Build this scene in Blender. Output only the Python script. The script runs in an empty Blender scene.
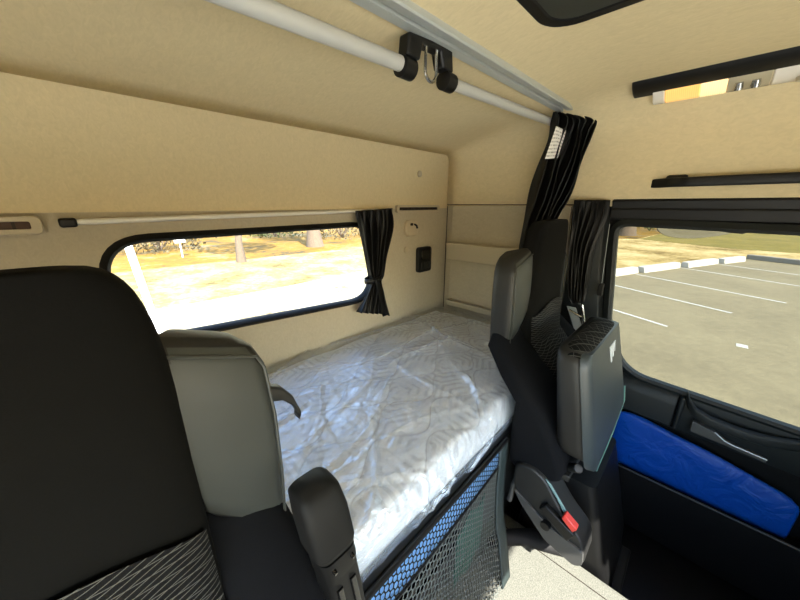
import bpy, bmesh, math, random
import numpy as np
from mathutils import Vector, Matrix

random.seed(7)
S = 0.9            # measured units to metres
ZC = 1.458         # height of the camera above the footwell floor (m)
SC = bpy.context.scene
COL = SC.collection
V = Vector

# ------------------------------------------------------------------ measuring camera
F_, CX, CY = 310.0, 400.0, 300.0
PIT = math.atan(95 / F_)
TH = math.atan(315 * math.cos(PIT) / F_)
FW = V((math.cos(TH) * math.cos(PIT), math.sin(TH) * math.cos(PIT), -math.sin(PIT)))
RT = V((math.sin(TH), -math.cos(TH), 0))
UP = V((math.cos(TH) * math.sin(PIT), math.sin(TH) * math.sin(PIT), math.cos(PIT)))


def U(px, py, ax, val):
    """point seen at a pixel of the photograph, on the plane axis = val"""
    d = FW + RT * ((px - CX) / F_) + UP * ((CY - py) / F_)
    return d * (val / d[ax])


def H(p):
    return V((p[0] * S, p[1] * S, p[2] * S + ZC))


# ------------------------------------------------------------------ object helpers
def empty(name, loc, label, cat, group=None):
    o = bpy.data.objects.new(name, None)
    o.empty_display_size = 0.05
    o.location = H(loc)
    COL.objects.link(o)
    tag(o, label, cat, group)
    return o


def tag(o, label=None, cat=None, group=None, kind=None):
    if label: o['label'] = label
    if cat: o['category'] = cat
    if group: o['group'] = group
    if kind: o['kind'] = kind
    return o


def worldloc(o):
    l = V((0, 0, 0))
    while o:
        l += o.location
        o = o.parent
    return l


def obj(name, bm, mats, parent=None, smooth=True, bevel=0, seg=2, sub=0, solid=0, angle=40, flat=False):
    """link a bmesh (in measured units) as ONE mesh object, scaled to metres"""
    if not isinstance(mats, (list, tuple)): mats = [mats]
    bmesh.ops.recalc_face_normals(bm, faces=bm.faces[:]) if not flat else None
    for v in bm.verts: v.co = H(v.co)
    if parent:
        off = worldloc(parent)
        loc = V((0, 0, 0))
    else:
        xs = [v.co.x for v in bm.verts]; ys = [v.co.y for v in bm.verts]; zs = [v.co.z for v in bm.verts]
        loc = V(((min(xs) + max(xs)) / 2, (min(ys) + max(ys)) / 2, min(zs)))
        off = loc
    for v in bm.verts: v.co -= off
    me = bpy.data.meshes.new(name)
    for f in bm.faces: f.smooth = smooth
    bm.to_mesh(me); bm.free()
    for m in mats: me.materials.append(m)
    o = bpy.data.objects.new(name, me)
    COL.objects.link(o)
    o.location = loc
    if parent: o.parent = parent
    if solid:
        md = o.modifiers.new('solid', 'SOLIDIFY'); md.thickness = solid * S; md.offset = 0
    if bevel:
        md = o.modifiers.new('bevel', 'BEVEL'); md.width = bevel * S; md.segments = seg
        md.limit_method = 'ANGLE'; md.angle_limit = math.radians(35); md.harden_normals = False
    if sub:
        md = o.modifiers.new('sub', 'SUBSURF'); md.levels = sub; md.render_levels = sub
    if smooth:
        try: me.set_sharp_from_angle(angle=math.radians(angle))
        except Exception: pass
    return o


def struct(name, bm, mats, parent=None, **k):
    o = obj(name, bm, mats, parent, **k)
    if not parent: o['kind'] = 'structure'
    return o


# ------------------------------------------------------------------ bmesh helpers
def B(): return bmesh.new()


def box(bm, lo, hi, mi=0):
    x0, y0, z0 = lo; x1, y1, z1 = hi
    vs = [bm.verts.new(p) for p in [(x0, y0, z0), (x1, y0, z0), (x1, y1, z0), (x0, y1, z0), (x0, y0, z1), (x1, y0, z1), (x1, y1, z1), (x0, y1, z1)]]
    for q in [(3, 2, 1, 0), (4, 5, 6, 7), (0, 1, 5, 4), (1, 2, 6, 5), (2, 3, 7, 6), (3, 0, 4, 7)]:
        f = bm.faces.new([vs[i] for i in q]); f.material_index = mi
    return bm


def hexa(bm, eight, mi=0):
    """box from eight free corners: bottom four then top four"""
    vs = [bm.verts.new(p) for p in eight]
    for q in [(3, 2, 1, 0), (4, 5, 6, 7), (0, 1, 5, 4), (1, 2, 6, 5), (2, 3, 7, 6), (3, 0, 4, 7)]:
        f = bm.faces.new([vs[i] for i in q]); f.material_index = mi
    return bm


def loft(bm, rings, cap=True, closed=True, loop=False, mi=0):
    L = [[bm.verts.new(p) for p in r] for r in rings]
    n = len(L[0])
    pairs = list(zip(L[:-1], L[1:]))
    if loop: pairs.append((L[-1], L[0]))
    for a, b in pairs:
        for i in range(n if closed else n - 1):
            j = (i + 1) % n
            f = bm.faces.new([a[i], a[j], b[j], b[i]]); f.material_index = mi
    if cap and not loop and closed:
        f = bm.faces.new(L[0][::-1]); f.material_index = mi
        f = bm.faces.new(L[-1]); f.material_index = mi
    return bm


def tube(bm, pts, r, n=12, cap=True, loop=False, mi=0):
    pts = [V(p) for p in pts]
    rings = []
    N = len(pts)
    prev = None
    for i, p in enumerate(pts):
        if loop: d = pts[(i + 1) % N] - pts[i - 1]
        else: d = pts[min(i + 1, N - 1)] - pts[max(i - 1, 0)]
        d.normalize()
        ref = V((0, 0, 1)) if abs(d.z) < .9 else V((1, 0, 0))
        if prev is not None:
            a = prev - d * prev.dot(d)
            if a.length < 1e-4: a = ref.cross(d)
        else: a = ref.cross(d)
        a.normalize(); b = d.cross(a); prev = a
        rr = r[i] if isinstance(r, (list, tuple)) else r
        rings.append([p + a * rr * math.cos(2 * math.pi * k / n) + b * rr * math.sin(2 * math.pi * k / n) for k in range(n)])
    return loft(bm, rings, cap=cap, loop=loop, mi=mi)


def prism(bm, poly, ax, a, b, mi=0):
    """polygon of 2-D points extruded along axis ax from a to b"""
    def mk(p, t):
        q = [p[0], p[1]]; q.insert(ax, t); return q
    return loft(bm, [[mk(p, a) for p in poly], [mk(p, b) for p in poly]], mi=mi)


def rrect(x0, y0, x1, y1, r, n=6):
    out = []
    for cx, cy, a0 in ((x1 - r, y1 - r, 0), (x0 + r, y1 - r, 90), (x0 + r, y0 + r, 180), (x1 - r, y0 + r, 270)):
        for k in range(n + 1):
            a = math.radians(a0 + 90 * k / n)
            out.append((cx + r * math.cos(a), cy + r * math.sin(a)))
    return out


def roundpoly(pts, rad, n=6):
    """round the corners of a polygon of 2-D points"""
    out = []
    N = len(pts)
    for i in range(N):
        p0, p, p1 = V(pts[i - 1]), V(pts[i]), V(pts[(i + 1) % N])
        r = rad[i] if isinstance(rad, (list, tuple)) else rad
        a = (p0 - p).normalized(); b = (p1 - p).normalized()
        r_ = min(r, (p0 - p).length * .49, (p1 - p).length * .49)
        s, e = p + a * r_, p + b * r_
        for k in range(n + 1):
            t = k / n
            q = s * (1 - t) ** 2 + p * 2 * t * (1 - t) + e * t * t
            out.append((q.x, q.y))
    return out


def wall_hole(bm, outer, hole, ax, a, thick):
    """flat wall with a hole, extruded by thick along ax"""
    def mk(p, t):
        q = [p[0], p[1]]; q.insert(ax, t); return q
    es = []
    loops = []
    for poly in (outer, hole):
        vs = [bm.verts.new(mk(p, a)) for p in poly]
        loops.append(vs)
        for i in range(len(vs)): es.append(bm.edges.new((vs[i], vs[(i + 1) % len(vs)])))
    bmesh.ops.triangle_fill(bm, edges=es, use_beauty=True, use_dissolve=False)
    if thick:
        r = bmesh.ops.extrude_face_region(bm, geom=bm.faces[:])
        for v in [g for g in r['geom'] if isinstance(g, bmesh.types.BMVert)]:
            v.co[ax] += thick
    return bm


def superell(cx, cy, hx, hy, n=32, e=3.5):
    out = []
    for k in range(n):
        t = 2 * math.pi * k / n
        c, s = math.cos(t), math.sin(t)
        out.append((cx + hx * math.copysign(abs(c) ** (2 / e), c), cy + hy * math.copysign(abs(s) ** (2 / e), s)))
    return out


def grid(bm, fn, nu, nv, mi=0):
    L = [[bm.verts.new(fn(i / nu, j / nv)) for j in range(nv + 1)] for i in range(nu + 1)]
    for i in range(nu):
        for j in range(nv):
            f = bm.faces.new([L[i][j], L[i + 1][j], L[i + 1][j + 1], L[i][j + 1]]); f.material_index = mi
    return L


def lerp(a, b, t): return a + (b - a) * t


def interp(t, xs, ys):
    for i in range(len(xs) - 1):
        if t <= xs[i + 1]:
            k = (t - xs[i]) / (xs[i + 1] - xs[i]) if xs[i + 1] != xs[i] else 0
            k = max(0, min(1, k))
            if isinstance(ys[i], (tuple, list, Vector)):
                return V(ys[i]).lerp(V(ys[i + 1]), k)
            return lerp(ys[i], ys[i + 1], k)
    return V(ys[-1]) if isinstance(ys[-1], (tuple, list, Vector)) else ys[-1]


# ------------------------------------------------------------------ materials
def s2l(c):
    return tuple(((x / 255) / 12.92 if x / 255 <= .04045 else ((x / 255 + .055) / 1.055) ** 2.4) for x in c) + (1,)


class N:
    def __init__(s, name):
        s.m = bpy.data.materials.new(name); s.m.use_nodes = True
        s.t = s.m.node_tree; s.n = s.t.nodes; s.n.clear()
        s.out = s.n.new('ShaderNodeOutputMaterial')

    def add(s, typ, ins=None, **props):
        nd = s.n.new(typ)
        for k, v in props.items(): setattr(nd, k, v)
        for k, v in (ins or {}).items():
            if hasattr(v, 'is_output') or isinstance(v, bpy.types.NodeSocket): s.t.links.new(v, nd.inputs[k])
            else: nd.inputs[k].default_value = v
        return nd

    def math(s, op, a, b=0.0, c=None):
        d = {0: a, 1: b}
        if c is not None: d[2] = c
        return s.add('ShaderNodeMath', d, operation=op).outputs[0]

    def ramp(s, fac, stops):
        r = s.add('ShaderNodeValToRGB', {'Fac': fac})
        e = r.color_ramp.elements
        e[0].position, e[0].color = stops[0][0], stops[0][1]
        e[1].position, e[1].color = stops[-1][0], stops[-1][1]
        for p, c in stops[1:-1]:
            q = e.new(p); q.color = c
        return r.outputs[0]

    def mix(s, fac, a, b):
        nd = s.add('ShaderNodeMix', data_type='RGBA')
        for i, v in ((0, fac), (6, a), (7, b)):
            if isinstance(v, bpy.types.NodeSocket): s.t.links.new(v, nd.inputs[i])
            else: nd.inputs[i].default_value = v
        return nd.outputs[2]

    def coord(s, which='Object'): return s.add('ShaderNodeTexCoord').outputs[which]

    def noise(s, vec, scale, detail=3, rough=.55, out='Fac'):
        return s.add('ShaderNodeTexNoise', {'Vector': vec, 'Scale': scale, 'Detail': detail, 'Roughness': rough}).outputs[out]

    def principled(s, col, rough=.6, metal=0, spec=.5, normal=None, **k):
        d = {'Base Color': col, 'Roughness': rough, 'Metallic': metal, 'Specular IOR Level': spec}
        if normal is not None: d['Normal'] = normal
        d.update(k)
        p = s.add('ShaderNodeBsdfPrincipled', d)
        s.t.links.new(p.outputs[0], s.out.inputs[0])
        return p

    def bump(s, h, strength=.3, dist=.002):
        return s.add('ShaderNodeBump', {'Height': h, 'Strength': strength, 'Distance': dist}).outputs[0]

    def surf(s, sh):
        s.t.links.new(sh, s.out.inputs[0]); return s.m


def mat_plain(name, rgb, rough=.6, metal=0, spec=.5, bscale=0, bstr=.2, vary=.0):
    n = N(name)
    c = s2l(rgb)
    col = c; nr = None
    co = n.coord()
    if vary:
        f = n.noise(co, 9, 3)
        col = n.mix(f, tuple(x * (1 - vary) for x in c[:3]) + (1,), tuple(min(1, x * (1 + vary)) for x in c[:3]) + (1,))
    if bscale: nr = n.bump(n.noise(co, bscale, 3), bstr, .001)
    n.principled(col, rough, metal, spec, nr)
    return n.m


def mat_headliner(name, rgb):
    n = N(name)
    co = n.coord()
    mp = n.add('ShaderNodeMapping', {'Vector': co, 'Scale': (60, 22, 40)}).outputs[0]
    f = n.add('ShaderNodeTexNoise', {'Vector': mp, 'Scale': 1.6, 'Detail': 4, 'Roughness': .6, 'Distortion': 1.2}).outputs['Fac']
    g = n.noise(co, 420, 2)
    c = s2l(rgb)
    col = n.mix(n.ramp(f, [(.3, (0, 0, 0, 1)), (.7, (1, 1, 1, 1))]), tuple(x * .93 for x in c[:3]) + (1,), tuple(x * 1.05 for x in c[:3]) + (1,))
    h = n.math('ADD', n.math('MULTIPLY', f, .6), n.math('MULTIPLY', g, .4))
    n.principled(col, .95, 0, .1, n.bump(h, .25, .0015))
    return n.m


def mat_fabric(name, rgb, scale=900, rough=.95):
    n = N(name)
    co = n.coord()
    mp = n.add('ShaderNodeMapping', {'Vector': co, 'Scale': (.25, 1, 1)}).outputs[0]
    f = n.noise(mp, scale, 2)
    c = s2l(rgb)
    col = n.mix(n.ramp(f, [(.35, (0, 0, 0, 1)), (.65, (1, 1, 1, 1))]), tuple(x * .6 for x in c[:3]) + (1,), tuple(x * 1.5 for x in c[:3]) + (1,))
    n.principled(col, rough, 0, .15, n.bump(f, .3, .001))
    return n.m


def mat_glass(name, tint, gloss=.0):
    n = N(name)
    tr = n.add('ShaderNodeBsdfTransparent', {'Color': tint}).outputs[0]
    gl = n.add('ShaderNodeBsdfGlossy', {'Color': (1, 1, 1, 1), 'Roughness': .02}).outputs[0]
    fr = n.add('ShaderNodeFresnel', {'IOR': 1.45}).outputs[0]
    m = n.add('ShaderNodeMixShader', {0: n.math('MULTIPLY', fr, gloss / .04), 1: tr, 2: gl}).outputs[0]
    return n.surf(m)


M = {}
M['liner'] = mat_headliner('beige headliner', (206, 189, 150))
M['panel'] = mat_headliner('pale rear panel', (180, 170, 147))
M['beige_plastic'] = mat_plain('beige plastic', (180, 168, 142), .6, bscale=500, bstr=.1)
M['seam'] = mat_plain('dark seam', (40, 32, 24), .9)
M['black'] = mat_plain('black plastic', (6, 6, 6), .5, 0, .35, bscale=700, bstr=.15)
M['rubber'] = mat_plain('black rubber', (6, 6, 6), .7, 0, .3)
M['black_gloss'] = mat_plain('gloss black plastic', (14, 14, 15), .15)
M['door_plastic'] = mat_plain('dark door plastic', (23, 27, 28), .55, 0, .35, bscale=600, bstr=.15)
M['door_dark'] = mat_plain('black door plastic', (3, 3, 4), .75, 0, .2, bscale=600, bstr=.15)
M['grey_plastic'] = mat_plain('grey plastic', (62, 62, 60), .5, bscale=600, bstr=.1)
M['dark_grey_plastic'] = mat_plain('dark grey plastic', (26, 26, 25), .5, bscale=600, bstr=.1)
M['alu'] = mat_plain('aluminium', (186, 190, 186), .45, .55)
M['white_tube'] = mat_plain('white enamel', (168, 166, 158), .3)
M['rail_white'] = mat_plain('white rail', (222, 219, 208), .35)
M['steel'] = mat_plain('bright steel', (190, 190, 190), .2, 1.0)
M['seat_fabric'] = mat_fabric('charcoal seat fabric', (6, 6, 5), 1800)
M['seat_navy'] = mat_fabric('blue black side fabric', (9, 10, 13), 1800)
M['wing_grey'] = mat_plain('grey leatherette', (50, 53, 51), .5, bscale=900, bstr=.2)
M['wing_dark'] = mat_plain('dark leatherette', (17, 16, 15), .55, bscale=900, bstr=.2)
M['shell'] = mat_plain('slate seat shell', (42, 50, 54), .45, bscale=600, bstr=.1)
M['red'] = mat_plain('red button', (214, 60, 50), .4)
M['belt'] = mat_plain('grey belt webbing', (150, 156, 158), .8, bscale=1200, bstr=.3)
M['white_print'] = mat_plain('white print', (200, 204, 206), .7)
M['label_white'] = None


def m_label():
    n = N('printed white label')
    co = n.coord('UV')
    sx = n.add('ShaderNodeSeparateXYZ', {0: co})
    rows = n.math('GREATER_THAN', n.math('FRACT', n.math('MULTIPLY', sx.outputs[1], 9.0)), .55)
    nz = n.math('GREATER_THAN', n.noise(n.add('ShaderNodeMapping', {'Vector': co, 'Scale': (30, 9, 1)}).outputs[0], 1.0, 1), .48)
    col = n.mix(n.math('MULTIPLY', rows, nz), s2l((222, 218, 208)), s2l((150, 146, 138)))
    n.principled(col, .8)
    return n.m


M['label_white'] = m_label()


def m_black_cloth():
    n = N('black curtain cloth')
    co = n.coord()
    f = n.noise(co, 700, 2)
    n.principled(n.mix(f, s2l((4, 4, 4)), s2l((8, 8, 8))), .5, 0, .35, n.bump(f, .15, .0006),
                 **{})
    return n.m


M['curtain'] = m_black_cloth()


def m_attr(name, attr, c0, c1, rough=.9, spec=.2, bscale=900):
    n = N(name)
    a = n.add('ShaderNodeAttribute', attribute_name=attr).outputs['Fac']
    f = n.noise(n.coord(), bscale, 2)
    n.principled(n.mix(a, s2l(c0), s2l(c1)), rough, 0, spec, n.bump(n.math('ADD', f, n.math('MULTIPLY', a, 2)), .25, .0008))
    return n.m




def m_lines(name):
    n = N(name)
    out = None
    for a, wdt in (('pa', .84), ('pb', .90)):
        f = n.math('FRACT', n.add('ShaderNodeAttribute', attribute_name=a).outputs['Fac'])
        d_ = n.math('MULTIPLY', n.math('ABSOLUTE', n.math('SUBTRACT', f, .5)), 2.0)
        l_ = n.math('MULTIPLY', n.math('SUBTRACT', d_, wdt), 14.0)
        l_.node.use_clamp = True
        out = l_ if out is None else n.math('MAXIMUM', out, l_)
    nz = n.noise(n.coord(), 1500, 2)
    fac = n.math('MULTIPLY', out, n.math('MULTIPLY', nz, 1.3))
    n.principled(n.mix(fac, s2l((6, 6, 7)), s2l((100, 100, 96))), .9, 0, .2, n.bump(n.math('ADD', nz, out), .25, .0008))
    return n.m


M['seat_pattern'] = m_lines('seat fabric with fine pale lines')
M['mattress'] = m_attr('quilted mattress ticking', 'pat', (232, 232, 230), (146, 142, 138), .8, .2, 500)


def m_plastic():
    n = N('clear plastic wrap')
    co = n.coord()
    w = n.add('ShaderNodeTexNoise', {'Vector': n.add('ShaderNodeMapping', {'Vector': co, 'Scale': (3, 8, 5), 'Rotation': (0, 0, .45)}).outputs[0],
                                     'Scale': 1.6, 'Detail': 5, 'Roughness': .62, 'Distortion': 1.4}).outputs['Fac']
    w2 = n.add('ShaderNodeTexVoronoi', {'Vector': co, 'Scale': 16.0}, feature='DISTANCE_TO_EDGE').outputs['Distance']
    h = n.math('ADD', w, n.math('MULTIPLY', n.math('MINIMUM', w2, .12), .9))
    nr = n.bump(h, 1.0, .015)
    tr = n.add('ShaderNodeBsdfTransparent', {'Color': (.985, .99, 1, 1)}).outputs[0]
    gl = n.add('ShaderNodeBsdfGlossy', {'Color': (.92, .96, 1, 1), 'Roughness': .07, 'Normal': nr}).outputs[0]
    df = n.add('ShaderNodeBsdfDiffuse', {'Color': (.72, .84, 1, 1), 'Normal': nr}).outputs[0]  # plastic's blue tinge, deepened to put reflected sky into the diffuse colour
    lw = n.add('ShaderNodeLayerWeight', {'Blend': .32, 'Normal': nr}).outputs['Fresnel']
    a = n.add('ShaderNodeMixShader', {0: .20, 1: tr, 2: df}).outputs[0]
    fac = n.math('MINIMUM', n.math('ADD', n.math('MULTIPLY', lw, .46), .19), .50)
    return n.surf(n.add('ShaderNodeMixShader', {0: fac, 1: a, 2: gl}).outputs[0])


M['plastic'] = m_plastic()


def m_tunnel():
    n = N('pale speckled floor covering')
    co = n.coord()
    f = n.noise(co, 330, 2)
    g = n.noise(co, 60, 3)
    c = n.mix(n.ramp(f, [(.38, (0, 0, 0, 1)), (.6, (1, 1, 1, 1))]), s2l((90, 91, 85)), s2l((118, 119, 111)))
    n.principled(n.mix(n.math('MULTIPLY', g, .3), c, s2l((104, 105, 96))), .8, 0, .2, n.bump(f, .3, .001))
    return n.m


M['tunnel'] = m_tunnel()


def m_mat_floor():
    n = N('black rubber floor mat')
    co = n.coord()
    f = n.noise(co, 300, 2)
    n.principled(s2l((10, 11, 12)), .42, 0, .5, n.bump(f, .25, .001))
    return n.m


M['floor'] = m_mat_floor()


def m_bag():
    n = N('blue plastic bag')
    co = n.coord()
    w = n.add('ShaderNodeTexNoise', {'Vector': co, 'Scale': 11.0, 'Detail': 3, 'Roughness': .5, 'Distortion': .8}).outputs['Fac']
    n.principled(s2l((1, 62, 150)), .45, 0, .25, n.bump(w, .9, .014))
    return n.m


M['bag'] = m_bag()


def m_ground(name, stops, scale, extra=None, rough=.95, bump=.4):
    n = N(name)
    co = n.coord()
    f = n.add('ShaderNodeTexNoise', {'Vector': co, 'Scale': scale, 'Detail': 6, 'Roughness': .65}).outputs['Fac']
    g = n.noise(co, scale * 9, 3, .7)
    h = n.math('ADD', n.math('MULTIPLY', f, .65), n.math('MULTIPLY', g, .35))
    n.principled(n.ramp(h, [(p, s2l(c)) for p, c in stops]), rough, 0, .15, n.bump(g, bump, .05))
    return n.m


M['asphalt'] = m_ground('worn concrete paving', [(.3, (106, 99, 80)), (.5, (120, 112, 90)), (.7, (130, 122, 98))], .5)
M['straw'] = m_ground('dry straw grass', [(.38, (104, 86, 48)), (.5, (156, 136, 88)), (.6, (178, 162, 118))], .35)
M['pale_ground'] = m_ground('pale dry ground', [(.36, (92, 80, 52)), (.46, (140, 132, 106)), (.7, (160, 155, 138))], .5)
M['dry_grass'] = m_ground('pale dry grass', [(.38, (84, 72, 38)), (.5, (122, 112, 72)), (.62, (142, 136, 106))], .45)
M['leaf'] = m_ground('fallen leaves', [(.38, (58, 56, 44)), (.45, (104, 80, 30)), (.53, (122, 92, 30)), (.6, (104, 100, 78))], .25)
M['green_grass'] = m_ground('grass', [(.3, (86, 82, 36)), (.55, (116, 104, 52)), (.7, (126, 104, 62))], .4)
M['paint'] = mat_plain('white road paint', (170, 170, 164), .8)
M['concrete'] = mat_plain('pale concrete', (176, 172, 164), .9, bscale=30, vary=.15)
M['bounce_apron'] = mat_plain('white bounce apron', (236, 230, 212), .9, bscale=20, vary=.05)  # near-white so the added ground throws light up to the ceiling
M['kerb'] = mat_plain('grey kerb concrete', (120, 116, 108), .9, bscale=30, vary=.15)
M['bark'] = mat_plain('tree bark', (88, 76, 62), .95, bscale=20, bstr=.8, vary=.3)
M['leaves'] = m_ground('tree leaves', [(.3, (44, 52, 30)), (.5, (72, 78, 46)), (.7, (104, 98, 58))], 1.2)
M['dry_leaves'] = m_ground('dry shrub leaves', [(.3, (58, 56, 44)), (.5, (84, 78, 58)), (.7, (110, 84, 44))], 1.2)
M['white_pole'] = mat_plain('white painted pole', (240, 240, 240), .5)
M['mesh'] = mat_plain('grey green net', (84, 90, 86), .55)
M['mesh_hem'] = mat_plain('slate net hem', (36, 48, 48), .6, bscale=900)
M['sky_reflection_band'] = mat_plain('painted sky reflection band', (128, 178, 230), .35, bscale=300, bstr=.1)  # reflected sky put into the band's blue colour
M['bunk'] = mat_plain('grey bunk panel', (52, 52, 48), .6, bscale=400, bstr=.1)
M['bottle_green'] = mat_plain('dark green cloth', (34, 84, 70), .7)
M['hatch_dark'] = mat_plain('dark hatch blind', (46, 48, 42), .5)
M['amber'] = mat_plain('orange brown slot', (64, 38, 18), .6)
M['mirror'] = mat_plain('mirror glass', (205, 205, 200), .03, 1.0)
M['glass_side'] = mat_glass('tinted side glass', (.55, .55, .515, 1))
M['glass_rear'] = mat_glass('rear glass', (.93, .93, .93, 1))


def m_lens(name, base, emis, strength):
    n = N(name)
    co = n.coord()
    f = n.add('ShaderNodeTexWave', {'Vector': co, 'Scale': 60.0}, wave_type='BANDS', bands_direction='Y').outputs['Fac']
    e = n.mix(f, tuple(x * .45 for x in emis[:3]) + (1,), emis)
    p = n.principled(base, .2, 0, .5, **{'Emission Color': e, 'Emission Strength': strength})
    return n.m


M['lens_lit'] = m_lens('lit lamp lens', s2l((240, 190, 100)), (1.0, .50, .18, 1), .30)
M['lens_hot'] = m_lens('lamp bulb glow', s2l((255, 226, 175)), (1.0, .66, .30, 1), .40)
M['lens_clear'] = mat_plain('clear lamp lens', (176, 166, 140), .12)
M['lamp_white'] = mat_plain('pale lamp trim', (222, 216, 204), .3)

# ================================================================== THE ROOM
D = 1.3            # rear wall
XR = 1.794         # wall with the passenger door (right in the picture)
XL = -0.66         # wall behind / beside the photographer
YF = -1.1          # front of the cab
ZF = -1.62         # footwell floor
G = -3.3           # ground outside
ZT = -1.35         # top of the pale floor (engine tunnel)


def ztop(y):
    return interp(y, [-1.2, .38, .60, 1.0, 1.3], [.47, .468, .432, .385, .318])


def crad(y):
    return interp(y, [-1.2, .5, .9, 1.3], [.20, .20, .16, .05])


def roof_profile(y):
    zt, r = ztop(y), crad(y)
    pts = [(XL, .03), (XL, zt - .12), (XL + .04, zt - .04), (XL + .12, zt)]
    for k in range(13):
        pts.append((lerp(XL + .13, XR - r, k / 12), zt))
    for k in range(1, 13):
        a = math.radians(90 - 90 * k / 12)
        pts.append((XR - r + r * math.cos(a), zt - r + r * math.sin(a)))
    pts += [(XR, .15), (XR, .08), (XR, -.006)]
    return pts


bm = B()
ys = [1.297, 1.2, 1.1, 1.0, .9, .8, .72, .66, .62, .58, .52, .46, .40, .3, .1, -.1, -.4, -.7, YF]
inner = [[(x, y, z) for x, z in roof_profile(y)] for y in ys]
loft(bm, inner, cap=False, closed=False)
o = struct('ceiling', bm, M['liner'], angle=70, flat=True)
md = o.modifiers.new('solid', 'SOLIDIFY'); md.thickness = .03; md.offset = 0

# rear wall with window
WIN = roundpoly([(.036, -.102), (1.115, -.094), (1.115, -.512), (.036, -.446)], [.13, .13, .16, .13], 8)
bm = B()
wall_hole(bm, [(XL, ZF), (XR + .04, ZF), (XR + .04, .306), (XL, .306)], WIN, 1, D, .04)
struct('wall_rear', bm, M['panel'], smooth=False)
bm = B()                                                       # upper wall panel in headliner cloth with its rounded corner
poly = roundpoly([(XL, -.02), (XL, .312), (1.782, .312), (1.782, -.02)], [.001, .001, .06, .001], 6)
prism(bm, poly, 1, 1.288, 1.302)
struct('trim_1', bm, M['liner'], smooth=False)
bm = B()                                                       # rounded seam around that panel, and down the corner
tube(bm, [(XL, 1.291, .314), (1.0, 1.291, .314), (1.70, 1.291, .314), (1.745, 1.291, .305), (1.772, 1.291, .282), (1.786, 1.291, .235), (1.788, 1.290, .0), (1.786, 1.289, -.4), (1.786, 1.288, -.72)], .0026, 6)
struct('trim_2', bm, M['seam'])

# window_1: rubber seal, pane
def ring_frame(bm, poly, ax, off, w, d, mi=0):
    n = len(poly)
    c = V((sum(p[0] for p in poly) / n, sum(p[1] for p in poly) / n))
    rings = []
    for i, p in enumerate(poly):
        a, b = V(poly[i - 1]), V(poly[(i + 1) % n])
        t = (b - a).normalized(); nrm = V((-t.y, t.x))
        if nrm.dot(V(p) - c) < 0: nrm = -nrm
        q = []
        for (u, v) in ((-w, -d), (-w * .3, -d * 1.5), (w, -d * .6), (w, d), (-w, d)):
            r = V(p) + nrm * u
            l = [r.x, r.y]; l.insert(ax, off + v); q.append(l)
        rings.append(q)
    return loft(bm, rings, cap=False, loop=True, mi=mi)


bm = B(); ring_frame(bm, WIN, 1, D + .004, .013, .018)
win = struct('window_1', bm, M['rubber'], angle=50)
bm = B(); prism(bm, WIN, 1, D + .018, D + .022)
obj('pane', bm, M['glass_rear'], win, smooth=False)

# side wall behind the door: upper part comes with the ceiling, this is the lower panel with its lip
bm = B()
box(bm, (XR + .016, .50, ZF), (XR + .05, D + .04, .06))
struct('wall_right', bm, M['panel'], smooth=False)
bm = B()
prism(bm, roundpoly([(1.252, -.735), (1.252, -.002), (.52, -.002), (.52, -.735)], [.01, .03, .01, .01], 5), 0, XR - .012, XR + .004)
struct('trim_3', bm, M['panel'], bevel=.006)
bm = B(); tube(bm, [(XR - .015, 1.285, .001), (XR - .015, 1.0, .001), (XR - .015, .5, .001)], .0032, 6)
struct('trim_4', bm, M['seam'])
bm = B(); tube(bm, [(XR - .001, .463, .03), (XR - .001, .466, .1), (XR - .001, .470, .28)], .0026, 6)
struct('trim_5', bm, M['seam'])

# floor
bm = B(); box(bm, (XL, YF, ZF - .04), (XR + .04, D + .04, ZF))
struct('floor', bm, M['floor'], smooth=False)
bm = B()                                                       # raised pale floor over the engine tunnel
prism(bm, [(-.28, ZF), (-.28, ZT - .02), (-.26, ZT), (1.095, ZT), (1.115, ZT - .012), (1.12, ZF)], 1, -.74, .50)
tun = struct('trim_6', bm, M['tunnel'], bevel=.004)
bm = B(); tube(bm, [(1.045, .50, ZT + .0005), (1.05, -.2, ZT + .0005), (1.05, -.74, ZT + .0005)], .0022, 5)
obj('groove', bm, M['seam'], tun)

# wall on the driver's side with its open doorway, front bulkhead and roof header
bm = B()
box(bm, (XL - .04, .28, ZF), (XL, D + .04, .05))
box(bm, (XL - .04, YF, -.06), (XL, .50, .05))
box(bm, (XL - .04, YF, ZF), (XL, .50, -.86))
struct('wall_left', bm, M['panel'], smooth=False)
bm = B()
box(bm, (XL, YF - .04, ZF), (XR + .04, YF, -.70))
struct('wall_front', bm, M['door_dark'], smooth=False)
bm = B(); box(bm, (XL, YF - .03, .0), (XR, YF, .46))
struct('trim_7', bm, M['liner'], smooth=False)
bm = B(); prism(bm, rrect(.83, -.30, XR - .03, .04, .03, 4), 1, YF + .02, YF + .045)  # unseen panel added to cut light on the passenger side ceiling
tag(obj('light_block_panel', bm, M['black'], bevel=.006), 'unseen black panel added to block light at the passenger side of the windscreen', 'light blocker')

# dashboard, out of view, added and stepped to shade the passenger footwell
bm = B()
prism(bm, [(YF, -1.0), (YF, -.70), (-.86, -.70), (-.80, -.74), (-.80, -.95), (-.95, -1.1)], 0, .40, .96)
prism(bm, [(YF, -1.0), (YF, -.40), (-.86, -.42), (-.80, -.46), (-.80, -.95), (-.95, -1.1)], 0, .96, XR - .03)
o = obj('shading_dashboard', bm, M['beige_plastic'], bevel=.02)
tag(o, 'beige dashboard added out of view to shade the passenger footwell', 'shading_dashboard')

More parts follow.
